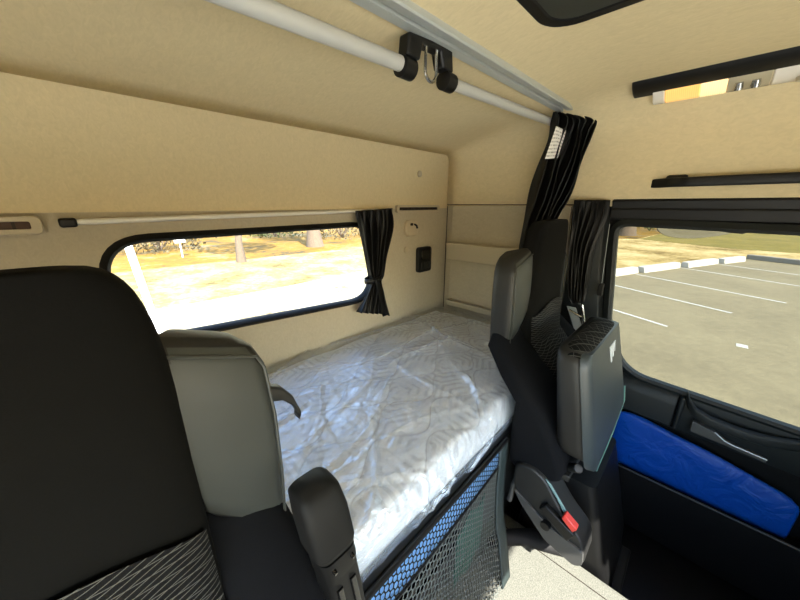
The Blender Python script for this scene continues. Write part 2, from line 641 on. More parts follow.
# ================================================================== THE DOOR (door_1)
DW = roundpoly([(.325, -.075), (-.98, -.10), (-.98, -.875), (-.39, -.845), (.155, -.815), (.268, -.62)], [.07, .1, .1, .05, .10, .10], 7)
bm = B()
wall_hole(bm, [(.50, .03), (YF, .03), (YF, ZF), (.50, ZF)], DW, 0, XR + .004, .04)
door = struct('door_1', bm, M['door_dark'], smooth=False)
bm = B(); ring_frame(bm, DW, 0, XR + .0, .018, .016)
obj('window_seal', bm, M['door_plastic'], door, angle=50)
bm = B(); prism(bm, DW, 0, XR + .028, XR + .032)
obj('pane', bm, M['glass_side'], door, smooth=False)
bm = B()                                                       # dark header above the window, in two steps
prism(bm, [(XR + .005, .028), (XR - .015, .028), (XR - .022, .018), (XR - .016, -.016), (XR + .005, -.018)], 1, YF, .345)
prism(bm, [(XR + .005, -.008), (XR - .014, -.010), (XR - .020, -.020), (XR - .012, -.062), (XR + .005, -.066)], 1, YF, .345)
obj('header', bm, M['black'], door, bevel=.003)
bm = B()                                                       # pillar trim left of the window
hexa(bm, [(XR - .01, .345, ZF), (XR - .03, .34, ZF), (XR - .02, .16, ZF), (XR - .002, .19, -.82),
          (XR - .01, .375, .025), (XR - .03, .37, .025), (XR - .02, .345, .025), (XR - .002, .345, .025)])
bm.free()
bm = B()
loft(bm, [[(XR + .004, .50, z), (XR - .02, .49, z), (XR - .034, a + .06, z), (XR - .026, a + .02, z), (XR + .004, a + .002, z)] for z, a in
          ((.0, .345), (-.08, .342), (-.3, .325), (-.5, .30), (-.62, .283), (-.75, .22), (-.85, .18))])
obj('pillar_trim', bm, M['door_plastic'], door, bevel=.004)

# inner panel: profile (x, z) swept along the door, falling a little toward the front
prof = [(XR + .004, -.812), (XR - .018, -.818), (XR - .038, -.838), (XR - .046, -.875), (XR - .040, -.985), (XR - .012, -1.005), (XR + .004, -1.01)]
bm = B()
loft(bm, [[(x, y, z - .035 * (.2 - y)) for x, z in prof] for y in (.49, .30, .10, -.06)], cap=True)
obj('rear_upper_panel', bm, M['door_plastic'], door, bevel=.004)
bm = B()
hx0, hx1 = -.068, -1.06
loft(bm, [[(x, y, z - .035 * (.2 - y)) for x, z in [(XR + .004, -.812), (XR - .014, -.818), (XR - .020, -.86), (XR - .016, -.985), (XR + .004, -1.02)]] for y in (-.066, -.3, -.7, -1.06)])
obj('upper_panel', bm, M['door_plastic'], door, bevel=.004)


def dz(y): return -.035 * (.2 - y)


# pull handle: a rounded frame that bows out from the panel with a recess above and below
bm = B()
pp = []
for y, x, z in [(-.085, XR - .02, -.815), (-.095, XR - .045, -.840), (-.125, XR - .062, -.868), (-.17, XR - .070, -.880), (-.26, XR - .070, -.885), (-.34, XR - .062, -.880), (-.41, XR - .04, -.868), (-.47, XR - .016, -.855)]:
    pp.append((y, x, z + dz(y) + .01))
rings = []
for y, x, z in pp:
    rings.append([(x + a, y, z + b) for a, b in rrect(-.016, -.024, .016, .020, .010, 3)])
loft(bm, rings)
obj('pull_handle', bm, M['door_plastic'], door, angle=60)
bm = B()
loft(bm, [[(XR - .018, y, z + dz(y) + .04) for z in (0,)] + [(XR - .044, y, -.862 + dz(y)), (XR - .05, y, -.985 + dz(y)), (XR - .016, y, -.985 + dz(y)), (XR - .016, y, -.84 + dz(y))] for y in (-.068, -.078)]) if False else None
box(bm, (XR - .046, -.086, -.985 + dz(-.08)), (XR - .012, -.066, -.822 + dz(-.08)))
obj('handle_end', bm, M['door_plastic'], door, bevel=.008)
bm = B()                                                       # latch lever, bright edge
hexa(bm, [(XR - .02, -.12, -.985), (XR - .05, -.12, -.985), (XR - .034, -.40, -.998), (XR - .02, -.40, -.998),
          (XR - .02, -.115, -.925), (XR - .05, -.115, -.925), (XR - .034, -.40, -.992), (XR - .02, -.40, -.992)])
bm.free(); bm = B()
loft(bm, [[(XR - .018, y, b - .01), (XR - .05 + k, y, b - .01), (XR - .05 + k, y, t), (XR - .018, y, t)] for y, b, t, k in
          ((-.125, -.965, -.922, 0), (-.155, -.968, -.928, 0), (-.20, -.972, -.940, .002), (-.24, -.975, -.966, .004), (-.36, -.990, -.984, .008))])
lev = obj('latch_lever', bm, M['grey_plastic'], door, bevel=.003)
bm = B(); tube(bm, [(XR - .05, -.20, -.938), (XR - .05, -.235, -.962), (XR - .048, -.26, -.970), (XR - .044, -.36, -.982)], .003, 6)
obj('bright_edge', bm, M['alu'], lev)

# lower door: recess with the open pocket
bm = B()
loft(bm, [[(XR + .004, y, -1.0 + dz(y)), (XR - .006, y, -1.0 + dz(y)), (XR - .006, y, -1.30), (XR - .11, y, -1.31), (XR - .125, y, -1.252), (XR - .138, y, -1.250), (XR - .145, y, -1.33), (XR - .10, y, -1.60), (XR + .004, y, -1.61)] for y in (.42, .1, -.3, -.7, -1.05)])
obj('door_pocket', bm, M['door_dark'], door, bevel=.004)
bm = B(); tube(bm, [(XR - .131, .42, -1.252), (XR - .131, -.4, -1.252), (XR - .131, -1.05, -1.252)], .006, 8)
obj('pocket_lip', bm, M['dark_grey_plastic'], door)

# blue bag in the pocket
bm = B()
rng = np.random.RandomState(3)
bt = [(.150, -1.000), (.12, -.985), (.04, -.985), (-.10, -1.022), (-.20, -1.030), (-.33, -1.066), (-.44, -1.092), (-.468, -1.112), (-.480, -1.150)]
rings = []
for i, (y, zt) in enumerate(bt):
    zb = -1.285
    h = zt - zb
    w = .018 if 0 < i < len(bt) - 1 else .008
    cx = XR - .062
    ring = []
    for k in range(14):
        a = 2 * math.pi * k / 14
        jx, jz = rng.uniform(-.006, .006, 2)
        ring.append((cx + w * math.cos(a) * (1.0 + .25 * math.sin(3 * y * 9)) + jx, y + rng.uniform(-.01, .01), zb + h * (.5 + .5 * max(-1, min(1, 1.7 * math.sin(a)))) + jz))
    rings.append(ring)
loft(bm, rings)
bag = obj('plastic_bag', bm, M['bag'], sub=1, angle=180)
tag(bag, 'crumpled blue plastic bag lying in the pocket of the passenger door', 'bag')

# ================================================================== REAR WALL FITTINGS
# curtain rail above the rear window
ra, rb = V((0.005, 1.262, -.046)), V((1.135, 1.262, -.026))
rl = empty('curtain_rail', (.55, 1.27, -.06), 'thin pale rail with a black end cap above the rear window', 'rail')
bm = B(); 
d = (rb - ra)
loft(bm, [[(p.x, 1.288, p.z - .008), (p.x, 1.268, p.z - .008), (p.x, 1.262, p.z - .004), (p.x, 1.262, p.z + .004), (p.x, 1.268, p.z + .008), (p.x, 1.288, p.z + .008)] for p in (ra, (ra + rb) / 2, rb)])
obj('rail', bm, M['rail_white'], rl, bevel=.002)
bm = B(); box(bm, (ra.x - .03, 1.254, ra.z - .013), (ra.x + .006, 1.29, ra.z + .012)); obj('end_cap', bm, M['black'], rl, bevel=.006)

# short tied curtain at its right end
def pleats(bm, rows, npl, amp, nu=90, depth=(0, -1, 0), phase=0.0, sharp=1.0, irreg=.35, seed=1):
    """cloth hanging between pairs of left / right points; pleats stand out along depth"""
    r = np.random.RandomState(seed)
    ph = np.cumsum(r.uniform(1 - irreg, 1 + irreg, npl + 2)); ph = (ph - ph[0]) / (ph[npl] - ph[0])
    ampl = r.uniform(.6, 1.2, npl + 2)
    dv = V(depth).normalized()
    nrow = len(rows)
    L = []
    for j, (l, rr, am) in enumerate(rows):
        l, rr = V(l), V(rr)
        line = []
        for i in range(nu + 1):
            u = i / nu
            k = int(np.searchsorted(ph, u, side='right') - 1); k = max(0, min(npl - 1, k))
            loc = (u - ph[k]) / (ph[k + 1] - ph[k])
            w = math.sin(math.pi * loc) ** 1.3 * ampl[k]
            w += .18 * math.sin(5.1 * u * npl + j * .35 + seed)
            sl = .35 * math.sin(2 * math.pi * loc + .6) / npl
            p = l.lerp(rr, max(0, min(1, u + sl * .6))) + dv * amp * am * w
            line.append(bm.verts.new(p))
        L.append(line)
    for a, b in zip(L[:-1], L[1:]):
        for i in range(nu):
            bm.faces.new([a[i], a[i + 1], b[i + 1], b[i]])
    return L


def smooth_rows(rows, n):
    xs = [i / (len(rows) - 1) for i in range(len(rows))]
    out = []
    R = [(V(a), V(b), c) for a, b, c in rows]

    def cr(p0, p1, p2, p3, t):
        return .5 * ((2 * p1) + (p2 - p0) * t + (2 * p0 - 5 * p1 + 4 * p2 - p3) * t * t + (3 * p1 - p0 - 3 * p2 + p3) * t ** 3)
    for i in range(len(R) - 1):
        q = [R[max(0, i - 1)], R[i], R[i + 1], R[min(len(R) - 1, i + 2)]]
        for k in range(n):
            t = k / n
            out.append(tuple(cr(q[0][c], q[1][c], q[2][c], q[3][c], t) for c in range(3)))
    out.append(R[-1])
    return out


def cloth(name, rows, npl, amp, depth, parent=None, n=6, nu=90, seed=1, mat='curtain', thick=.003):
    bm = B()
    pleats(bm, smooth_rows(rows, n), npl, amp, nu, depth, seed=seed)
    o = obj(name, bm, M[mat], parent, angle=180, flat=True)
    md = o.modifiers.new('solid', 'SOLIDIFY'); md.thickness = thick; md.offset = 0
    return o


yc = 1.235
rows = [((U(355, 211, 1, yc)), (U(392, 208, 1, yc)), .5),
        ((U(358, 228, 1, yc)), (U(391, 226, 1, yc)), 1),
        ((U(363, 255, 1, yc)), (U(385, 254, 1, yc)), 1),
        ((U(368, 274, 1, yc)), (U(381, 274, 1, yc)), .8),
        ((U(370, 281, 1, yc)), (U(379, 281, 1, yc)), .6),
        ((U(364, 296, 1, yc)), (U(383, 296, 1, yc)), .9),
        ((U(356, 312, 1, yc)), (U(387, 314, 1, yc)), 1.1)]
ct = empty('window_curtain', (1.13, 1.26, -.62), 'short black curtain tied at the waist, hanging at the right end of the rear window', 'curtain')
cloth('cloth', rows, 6, .035, (0, -1, 0), ct, seed=4)
w0, w1 = U(368, 279, 1, yc - .012), U(381, 279, 1, yc - .012)
bm = B()
cen = (w0 + w1) / 2 + V((0, .012, 0)); hw = (w1 - w0).length / 2 + .006
loft(bm, [[(cen.x + hw * math.cos(a), cen.y + .034 * math.sin(a), cen.z + z + .008 * math.cos(a)) for a in [2 * math.pi * k / 20 for k in range(20)]] for z in (-.012, .012)], cap=False)
obj('tie_band', bm, M['curtain'], ct, solid=.005)
bm = B()
a, b = U(378, 280, 1, yc - .05), U(386, 316, 1, yc - .05)
loft(bm, [[p + V((-.018 * k, 0, 0)), p + V((.018 * k, .004, 0)), p + V((.018 * k, .010, 0)), p + V((-.018 * k, .008, 0))] for p, k in ((a, .8), (a.lerp(b, .5), 1), (b, 1.1))])
obj('tie_tail', bm, M['curtain'], ct, bevel=.002)

# vents
def vent(name, x0, x1, z0, z1, label, inner):
    r = empty(name, ((x0 + x1) / 2, 1.285, z0), label, 'vent', 'air vents in the rear wall')
    bm = B()
    wall_hole(bm, rrect(x0, z0, x1, z1, .012, 4), rrect(x0 + .02, z0 + .013, x1 - .02, z1 - .013, .004, 3), 1, 1.270, .022)
    obj('frame', bm, M['beige_plastic'], r, smooth=False, bevel=.002)
    bm = B(); box(bm, (x0 + .015, 1.2765, z0 + .008), (x1 - .015, 1.2875, z1 - .008)); obj('slot', bm, M[inner], r, smooth=False)
    for k in range(1, 7):
        xx = lerp(x0 + .02, x1 - .02, k / 7)
        bm = B(); box(bm, (xx - .003, 1.2735, z0 + .01), (xx + .003, 1.278, z1 - .01))
        obj('fin', bm, M['seam'], r, smooth=False)


vent('air_vent', -.30, -.056, -.073, -.028, 'beige slotted air vent in the rear wall above the driver seat', 'amber')
vent('air_vent', 1.285, 1.675, -.042, .0, 'long beige slotted air vent in the rear wall right of the black curtain', 'seam')

# control panel, socket, buttons on the rear wall
cp = empty('bunk_control_panel', (1.545, 1.298, -.42), 'small black control panel set into the pale rear wall beside the bunk', 'control panel')
bm = B(); prism(bm, rrect(1.482, -.418, 1.612, -.258, .018, 4), 1, 1.274, 1.302); obj('housing', bm, M['black'], cp, bevel=.004)
bm = B(); prism(bm, rrect(1.505, -.335, 1.592, -.275, .008, 3), 1, 1.268, 1.2745); obj('screen', bm, M['black_gloss'], cp, bevel=.002)
for k in range(3):
    bm = B(); prism(bm, rrect(1.503 + .032 * k, -.398, 1.527 + .032 * k, -.355, .005, 3), 1, 1.269, 1.2745); obj('button', bm, M['dark_grey_plastic'], cp, bevel=.002)
sk = empty('wall_socket', (1.425, 1.298, -.18), 'beige rounded reading lamp socket high on the rear wall above the control panel', 'socket')
bm = B(); prism(bm, rrect(1.372, -.182, 1.478, -.088, .03, 6), 1, 1.278, 1.302); obj('cover', bm, M['beige_plastic'], sk, bevel=.006)
bm = B(); box(bm, (1.405, 1.272, -.118), (1.425, 1.280, -.104)); obj('hole', bm, M['seam'], sk, bevel=.002)
bm = B(); tube(bm, [(1.443, 1.279, -.112), (1.443, 1.262, -.118), (1.446, 1.258, -.135)], .006, 8); obj('peg', bm, M['dark_grey_plastic'], sk)


def disc(name, c, r, label, cat, t=.008):
    bm = B(); tube(bm, [(c[0], D + .001, c[2]), (c[0], D - t * .7 - (.012 if c[2] > 0 else 0), c[2]), (c[0], D - t - (.012 if c[2] > 0 else 0), c[2])], [r, r, r * .7], 16)
    tag(obj(name, bm, M['beige_plastic']), label, cat)


disc('wall_button', (1.392, 0, -.262), .022, 'small round beige button left of the black control panel', 'button')
disc('wall_plug', (1.489, 0, .175), .018, 'small round beige plug on the upper rear panel near the corner', 'plug', .010)
bm = B(); tube(bm, [(1.42, 1.10, ztop(1.10) + .004), (1.42, 1.10, ztop(1.10) - .006), (1.42, 1.10, ztop(1.10) - .008)], [.022, .022, .015], 14)
tag(obj('ceiling_plug', bm, M['beige_plastic']), 'small round beige plug in the ceiling above the rear corner', 'plug')

# storage pockets on the side wall at the foot of the bunk
for z0, z1, y0, lab in ((-.350, -.238, 1.235, 'long beige storage pocket across the side wall, the upper one'), (-.676, -.634, 1.215, 'low beige storage pocket at mattress level on the side wall')):
    r = empty('storage_pocket', (XR - .02, .9, z0), lab, 'storage pocket', 'side wall storage pockets')
    bm = B(); prism(bm, roundpoly([(XR - .075, z1), (XR - .060, z0), (XR - .01, z0), (XR - .01, z1 - .03), (XR - .055, z1 - .03), (XR - .06, z1)], .006, 3), 1, .56, y0)
    obj('front', bm, M['beige_plastic'], r, bevel=.004)
    bm = B(); prism(bm, [(XR - .075, z1 - .002), (XR - .060, z0), (XR - .010, z0), (XR - .010, z1 - .002)], 1, y0 - .006, y0 + .006)
    obj('end_panel', bm, M['beige_plastic'], r, bevel=.003)

# ================================================================== CEILING FITTINGS
# aluminium curtain track
tr = empty('curtain_track', (1.0, .60, .43), 'wide aluminium curtain track running across the ceiling', 'curtain track')
p0, p1 = V((-.5, .612, 0)), V((1.775, .572, 0))


def track_ring(p):
    z = ztop(p.y) - .013
    return [(p.x, p.y + a, z + b) for a, b in [(-.032, .006), (-.032, -.012), (-.029, -.016), (-.007, -.016), (-.005, -.008), (.003, -.008), (.005, -.016), (.027, -.020), (.030, -.016), (.030, .004)]]


bm = B(); loft(bm, [track_ring(p0), track_ring(p0.lerp(p1, .5)), track_ring(p1)]); obj('profile', bm, M['alu'], tr, angle=30)
for t in (.3, .56, .60):
    q = p0.lerp(p1, t); z = ztop(q.y) - .02
    bm = B(); tube(bm, [(q.x, q.y - .018, z + .003), (q.x, q.y - .018, z - .002)], .006, 10)
    obj('screw_head', bm, M['steel'], tr)
bm = B(); box(bm, (1.715, .535, .385), (1.735, .605, .44)); bm.free()

# hanger bracket and the two white rods
yb = .625
br = empty('rod_bracket', (.745, yb, .31), 'black bracket hanging from the curtain track with a steel ring', 'bracket')
zt = .401
bm = B()
xa, xb = .652, .838
poly = [(xa + .004, zt - .004), (xa - .002, .348), (xa + .045, .348), (xa + .056, .386), (xb - .056, .392), (xb - .045, .356), (xb + .002, .356), (xb - .006, zt + .010)]
prism(bm, poly, 1, yb - .020, yb + .016)
obj('yoke', bm, M['black'], br, bevel=.005)
for (xc, zc, sgn) in ((.664, .328, -1), (.838, .338, 1)):
    bm = B()
    loft(bm, [[(xc + dx, yb + r * math.cos(a), zc + r * math.sin(a)) for a in [2 * math.pi * k / 24 for k in range(24)]] for dx, r in ((-.022, .020), (-.020, .0245), (.020, .0245), (.022, .020))])
    obj('clamp', bm, M['black'], br, angle=50)
bm = B()
rc = V((.748, yb - .012, .350))
pts = [rc + V((-.022, 0, .045)), rc + V((-.023, 0, .0))] + [rc + V((.023 * math.cos(a), 0, -.012 + .023 * math.sin(a))) for a in [math.pi + math.pi * k / 8 for k in range(9)]] + [rc + V((.023, 0, 0)), rc + V((.022, 0, .045))]
tube(bm, pts, .0042, 8); obj('steel_ring', bm, M['steel'], br)
rl0, rl1 = U(240, 0, 1, yb), U(399, 63, 1, yb)
bm = B(); tube(bm, [rl0.lerp(rl1, -1.6), rl0, rl1 + V((.01, 0, 0))], .0172, 16)
tag(obj('curtain_rod', bm, M['white_tube']), 'white round rod running left from the black bracket under the ceiling', 'rod', 'white ceiling rods')
rr0, rr1 = U(447, 82, 1, yb), U(551, 122, 1, yb)
bm = B(); tube(bm, [rr0, rr0.lerp(rr1, .5), rr1 + V((.10, 0, .004))], .0160, 16)
tag(obj('curtain_rod', bm, M['white_tube']), 'white round rod between the black bracket and the gathered black curtain', 'rod', 'white ceiling rods')

# roof hatch
ht = empty('roof_hatch', (.75, .15, .46), 'black framed roof hatch with a dark blind at the top edge of the view', 'roof hatch')
bm = B()
wall_hole(bm, rrect(.36, -.22, 1.02, .425, .09, 7), rrect(.40, -.18, .98, .385, .06, 7), 2, .472, -.028)
obj('frame', bm, M['black'], ht, bevel=.008, smooth=True, angle=30)
bm = B(); prism(bm, rrect(.37, -.21, 1.01, .415, .06, 6), 2, .4462, .454); obj('blind', bm, M['hatch_dark'], ht, smooth=False)

# ceiling lamp
lp = empty('ceiling_lamp', (1.7, .1, .39), 'long black ceiling lamp with a lit orange lens above the passenger door', 'lamp')
def lamp_ring(y, s=1.0, dx=0.0):
    return [(1.600 + dx, y, .475), (1.614 + dx, y, .446), (1.630 + dx, y, .430), (1.665 + dx, y, .416), (1.700 + dx, y, .412), (1.705 + dx, y, .42), (1.70 + dx, y, .475)]
bm = B(); loft(bm, [lamp_ring(.325), lamp_ring(.31), lamp_ring(.0), lamp_ring(-.3), lamp_ring(-.45)]); 
obj('housing', bm, M['black'], lp, bevel=.012)
def lens(name, y0, y1, mat, x0=1.668, x1=1.765):
    bm = B()
    loft(bm, [[(x0, y, .425), (x0 + .006, y, .412), (x1 - .055, y, .388), (x1 - .03, y, .385), (x1, y, .40), (x1, y, .44), (x0, y, .44)] for y in (y0, (y0 + y1) / 2, y1)])
    return obj(name, bm, M[mat], lp, bevel=.004)
lens('end_lens', .262, .225, 'lamp_white')
lens('amber_lens', .225, .125, 'lens_lit')
lens('bright_lens', .125, .055, 'lens_hot')
lens('clear_lens', .055, -.05, 'lens_clear')
lens('white_trim', -.05, -.42, 'lamp_white')
for yy in (.025, -.015):
    bm = B(); tube(bm, [(1.69, yy, .401), (1.703, yy, .384)], [.010, .013], 12); obj('reflector', bm, M['steel'], lp)
bm = B(); tube(bm, [(1.71, -.12, .39), (1.71, -.12, .378)], [.018, .016], 14); obj('switch', bm, M['beige_plastic'], lp)

# overhead grab handle
gh = empty('grab_handle', (1.77, 0, .08), 'long black grab handle above the passenger door window', 'handle')
bm = B()
hy = [.215, .18, .15, .08, -.05, -.25, -.45, -.52]
hxx = [XR - .004, XR - .022, XR - .05, XR - .055, XR - .055, XR - .055, XR - .045, XR - .004]
loft(bm, [[(x + a, y, .088 + b) for a, b in rrect(-.015, -.018, .015, .018, .008, 3)] for y, x in zip(hy, hxx)])
obj('bar', bm, M['black'], gh, angle=60)
bm = B(); box(bm, (XR - .035, .10, .075), (XR + .002, .17, .118)); obj('mount', bm, M['black'], gh, bevel=.01)

# gathered black curtain at the end of the track
yk = .60
L_ = [U(553, 112, 1, yk), U(551, 122, 1, yk), U(546, 140, 1, .62), U(536, 170, 1, .64), U(526, 205, 1, .66), U(519, 240, 1, .68), U(516, 285, 1, .68), U(517, 318, 1, .68)]
R_ = [V((1.765, .575, .405)), V((1.775, .50, .372)), V((1.772, .50, .33)), V((1.756, .52, .20)), V((1.745, .55, .06)), V((1.72, .59, -.08)), V((1.69, .62, -.35)), V((1.68, .63, -.60))]
rows = list(zip([p + V((0, 0, 0)) for p in L_], R_, [.3, .8, 1, 1.1, 1.1, 1, 1, 1]))
dc = empty('divider_curtain', (1.62, .6, -.65), 'tall black curtain gathered at the end of the ceiling track', 'curtain')
dep = (V((-.6, -1, 0)))
cloth('cloth', rows, 8, .05, dep, dc, seed=9, nu=140, n=7)
# care label, a small printed patch near the top of its left edge
q = [U(549, 128, 1, .60), U(560, 133, 1, .585), U(551, 159, 1, .60), U(538, 160, 1, .615)]
bm = B()
vs = [bm.verts.new(p + V((-.012, -.035, 0))) for p in q]
f = bm.faces.new(vs)
uv = bm.loops.layers.uv.new('UVMap')
for l, c in zip(f.loops, ((0, 1), (1, 1), (1, 0), (0, 0))): l[uv].uv = c
o = obj('care_label', bm, M['label_white'], dc, smooth=False, flat=True, solid=.0015)
o['label'] = 'white printed care label'

# second black curtain over the side pillar
rows = [(V((1.748, .505, .022)), V((1.752, .352, .022)), .6), (V((1.752, .50, -.08)), V((1.748, .350, -.06)), 1), (V((1.752, .495, -.20)), V((1.742, .375, -.2)), 1),
        (V((1.752, .48, -.33)), V((1.736, .375, -.32)), 1), (V((1.752, .46, -.45)), V((1.735, .375, -.44)), .8), (V((1.752, .44, -.50)), V((1.736, .378, -.47)), .5)]
cloth_o = cloth('side_curtain', rows, 6, .03, (-1, 0, 0), None, seed=5)
tag(cloth_o, 'black side curtain drawn back over the pillar beside the door window', 'curtain')
# its cord with a toggle
cd = empty('blind_cord', (1.745, .31, -.40), 'thin pale cord with a black toggle on the pillar by the door window', 'cord')
bm = B(); tube(bm, [(1.752, .335, -.085), (1.742, .325, -.25), (1.735, .316, -.375)], .0014, 6); obj('cord', bm, M['belt'], cd)
bm = B(); box(bm, (1.722, .305, -.425), (1.745, .327, -.365)); obj('toggle', bm, M['black'], cd, bevel=.004)

# ================================================================== BUNK
# base
bk = empty('bunk', (.6, .9, ZF), 'grey bunk box with a recessed handle behind the safety net', 'bunk')
bm = B(); box(bm, (XL + .002, .44, ZF), (XR - .016, D - .002, -.868)); obj('body', bm, M['bunk'], bk, bevel=.008)
bm = B(); box(bm, (XL + .002, .392, -.865), (XR - .016, D - .002, -.842)); obj('board', bm, M['black'], bk, bevel=.004)
bm = B()
wall_hole(bm, [(.24, -1.06), (.70, -1.06), (.70, -.955), (.24, -.955)], rrect(.30, -1.035, .66, -.985, .024, 5), 1, .425, .02)
hp = obj('handle_panel', bm, M['bunk'], bk, smooth=False, bevel=.003)
bm = B(); prism(bm, rrect(.29, -1.045, .67, -.975, .02, 5), 1, .437, .446); obj('recess', bm, M['black'], hp, smooth=False)
bm = B(); tube(bm, [(x, .424, z) for x, z in rrect(.40, -1.17, .74, -1.11, .028, 5)], .006, 6, loop=True); obj('grip_rim', bm, M['black_gloss'], bk)

# mattress: quilted top modelled as a dense surface, ogee stitching and printed hexagons
MX0, MX1, MY0, MY1, MZ0, MZT = -.62, XR - .10, .425, D - .012, -.838, -.715


def hexd(x, y, r):
    """distance 0..1 from the centre of the hexagon (pointy) that holds (x, y)"""
    a = np.stack([np.mod(x, r * 1.7320508) - r * .8660254, np.mod(y, r * 3) - r * 1.5])
    b = np.stack([np.mod(x - r * .8660254, r * 1.7320508) - r * .8660254, np.mod(y - r * 1.5, r * 3) - r * 1.5])
    da = (a ** 2).sum(0); db = (b ** 2).sum(0)
    p = np.where(da < db, a, b)
    ax, ay = np.abs(p[0]), np.abs(p[1])
    return np.maximum(ax, ax * .5 + ay * .8660254) / (r * .8660254), p


nx, ny = 520, 200
xs_ = np.linspace(MX0, MX1, nx + 1); ys_ = np.linspace(MY0, MY1, ny + 1)
Xg, Yg = np.meshgrid(xs_, ys_, indexing='ij')
P1, P2 = .21, .30


def stitch(X, Y):
    """ogee: two mirrored families of wavy lines"""
    A = .040
    w = A * np.sin(2 * np.pi * X / P2)
    t1 = np.mod((Y + w) / P1 + .25, 1.0); t2 = np.mod((Y - w) / P1 + .75, 1.0)
    d1 = np.minimum(t1, 1 - t1) * P1; d2 = np.minimum(t2, 1 - t2) * P1
    return np.minimum(d1, d2)


d = stitch(Xg, Yg)
hd, hp_ = hexd(Xg * .9 + .03, Yg, .165)
rings_ = (np.mod(hd * 4.6, 1.0) < .40) & (hd > .2) & (hd < .97)
sect = (np.floor((np.arctan2(hp_[1], hp_[0]) + np.pi) / (np.pi / 3)) % 2 == 0)
pat = np.where(rings_ & sect, .34, np.where(rings_, .09, 0.0))
pat = np.where(d < .0026, .55, pat)
puff = .008 * (1 - np.exp(-d / .022))
edge = np.minimum(np.minimum(Xg - MX0, MX1 - Xg), np.minimum(Yg - MY0, MY1 - Yg))
rnd = np.where(edge < .03, -.03 + np.sqrt(np.maximum(0, .0009 - (.03 - edge) ** 2)), 0)
Zg = MZT - .008 + puff + rnd + .012 * np.sin(np.pi * np.clip((Yg - MY0) / (MY1 - MY0), 0, 1))
mt = empty('mattress', (.6, .86, MZ0), 'white quilted single mattress wrapped in clear plastic on the bunk', 'mattress')
me = bpy.data.meshes.new('quilted_body')
wl = mt.location
top = np.stack([Xg, Yg, Zg], -1).reshape(-1, 3)
idx = np.arange((nx + 1) * (ny + 1)).reshape(nx + 1, ny + 1)
faces = np.stack([idx[:-1, :-1], idx[1:, :-1], idx[1:, 1:], idx[:-1, 1:]], -1).reshape(-1, 4).tolist()
bidx = np.concatenate([idx[:, 0], idx[-1, 1:], idx[-2::-1, -1], idx[0, -2:0:-1]])
nb = len(bidx); base = len(top)
extra = []
levels = [(.35, .010), (.7, .010), (1.0, 0)]
for t, o_ in levels:
    for i in bidx:
        x, y, z = top[i]
        cxm, cym = (MX0 + MX1) / 2, (MY0 + MY1) / 2
        nxx = (1 if x >= MX1 - 1e-6 else -1 if x <= MX0 + 1e-6 else 0); nyy = (1 if y >= MY1 - 1e-6 else -1 if y <= MY0 + 1e-6 else 0)
        extra.append((x + nxx * o_, y + nyy * o_, lerp(z, MZ0, t)))
allv = np.concatenate([top, np.array(extra)])
prev = bidx
for l in range(3):
    cur = np.arange(base + l * nb, base + (l + 1) * nb)
    for i in range(nb):
        j = (i + 1) % nb
        faces.append([int(prev[j]), int(prev[i]), int(cur[i]), int(cur[j])])
    prev = cur
faces.append([int(i) for i in prev[::-1]])
vw = [tuple(H(p) - wl) for p in allv.tolist()]
me.from_pydata(vw, [], faces)
me.update()
for p in me.polygons: p.use_smooth = True
at = me.attributes.new('pat', 'FLOAT', 'POINT')
at.data.foreach_set('value', np.concatenate([pat.reshape(-1), np.zeros(len(extra))]).astype(np.float32))
me.materials.append(M['mattress'])
mo = bpy.data.objects.new('quilted_body', me); COL.objects.link(mo); mo.parent = mt

# the plastic wrap: a loose creased skin just above it, hanging over the front edge
nx2, ny2 = 300, 150
rs = np.random.RandomState(11)


def creases(X, Y, n=26):
    Z = np.zeros_like(X)
    for k in range(n):
        cx, cy = rs.uniform(MX0, MX1), rs.uniform(MY0, MY1)
        th = rs.normal(.5, .5); ln = rs.uniform(.15, .6); wd = rs.uniform(.004, .012)
        u = (X - cx) * math.cos(th) + (Y - cy) * math.sin(th); v = -(X - cx) * math.sin(th) + (Y - cy) * math.cos(th) + .03 * np.sin(u * 9 + k)
        Z += rs.uniform(.006, .018) * np.exp(-(v / wd) ** 2) * np.exp(-(u / ln) ** 4)
    return Z


def skin_verts():
    rows_y = np.linspace(0, 1, ny2 + 1)
    front = .16                                  # share of the rows that hang down the front
    out = np.zeros((nx2 + 1, ny2 + 1, 3))
    x = np.linspace(MX0 - .006, MX1 + .006, nx2 + 1)
    for j, t in enumerate(rows_y):
        if t < front:
            k = t / front
            z = lerp(MZ0 - .004, MZT - .012, k)
            bul = .016 + .014 * math.sin(math.pi * k)
            out[:, j, 0] = x; out[:, j, 1] = MY0 - bul + .016 * k * k
            out[:, j, 2] = z
        else:
            k = (t - front) / (1 - front)
            out[:, j, 0] = x; out[:, j, 1] = lerp(MY0, MY1 + .004, k)
            out[:, j, 2] = MZT + .014 + .012 * math.sin(math.pi * k) - .016 * math.exp(-k * 40)
    X, Y = out[..., 0].copy(), out[..., 1].copy()
    cr = creases(X, Y, 46)
    fr = np.linspace(0, 1, ny2 + 1)[None, :] < front
    out[..., 2] += np.where(fr, 0, cr)
    fx = np.zeros_like(X)
    for k in range(60):
        cx = rs.uniform(MX0, MX1); cz = rs.uniform(MZ0, MZT); th = rs.normal(0, 1.0); wd = rs.uniform(.004, .012); ln = rs.uniform(.04, .15)
        u = (X - cx) * math.cos(th) + (out[..., 2] - cz) * math.sin(th); v = -(X - cx) * math.sin(th) + (out[..., 2] - cz) * math.cos(th)
        fx += rs.uniform(-.004, .014) * np.exp(-(v / wd) ** 2) * np.exp(-(u / ln) ** 2)
    out[..., 1] -= np.where(fr, np.maximum(fx, -.008), 0)
    return out


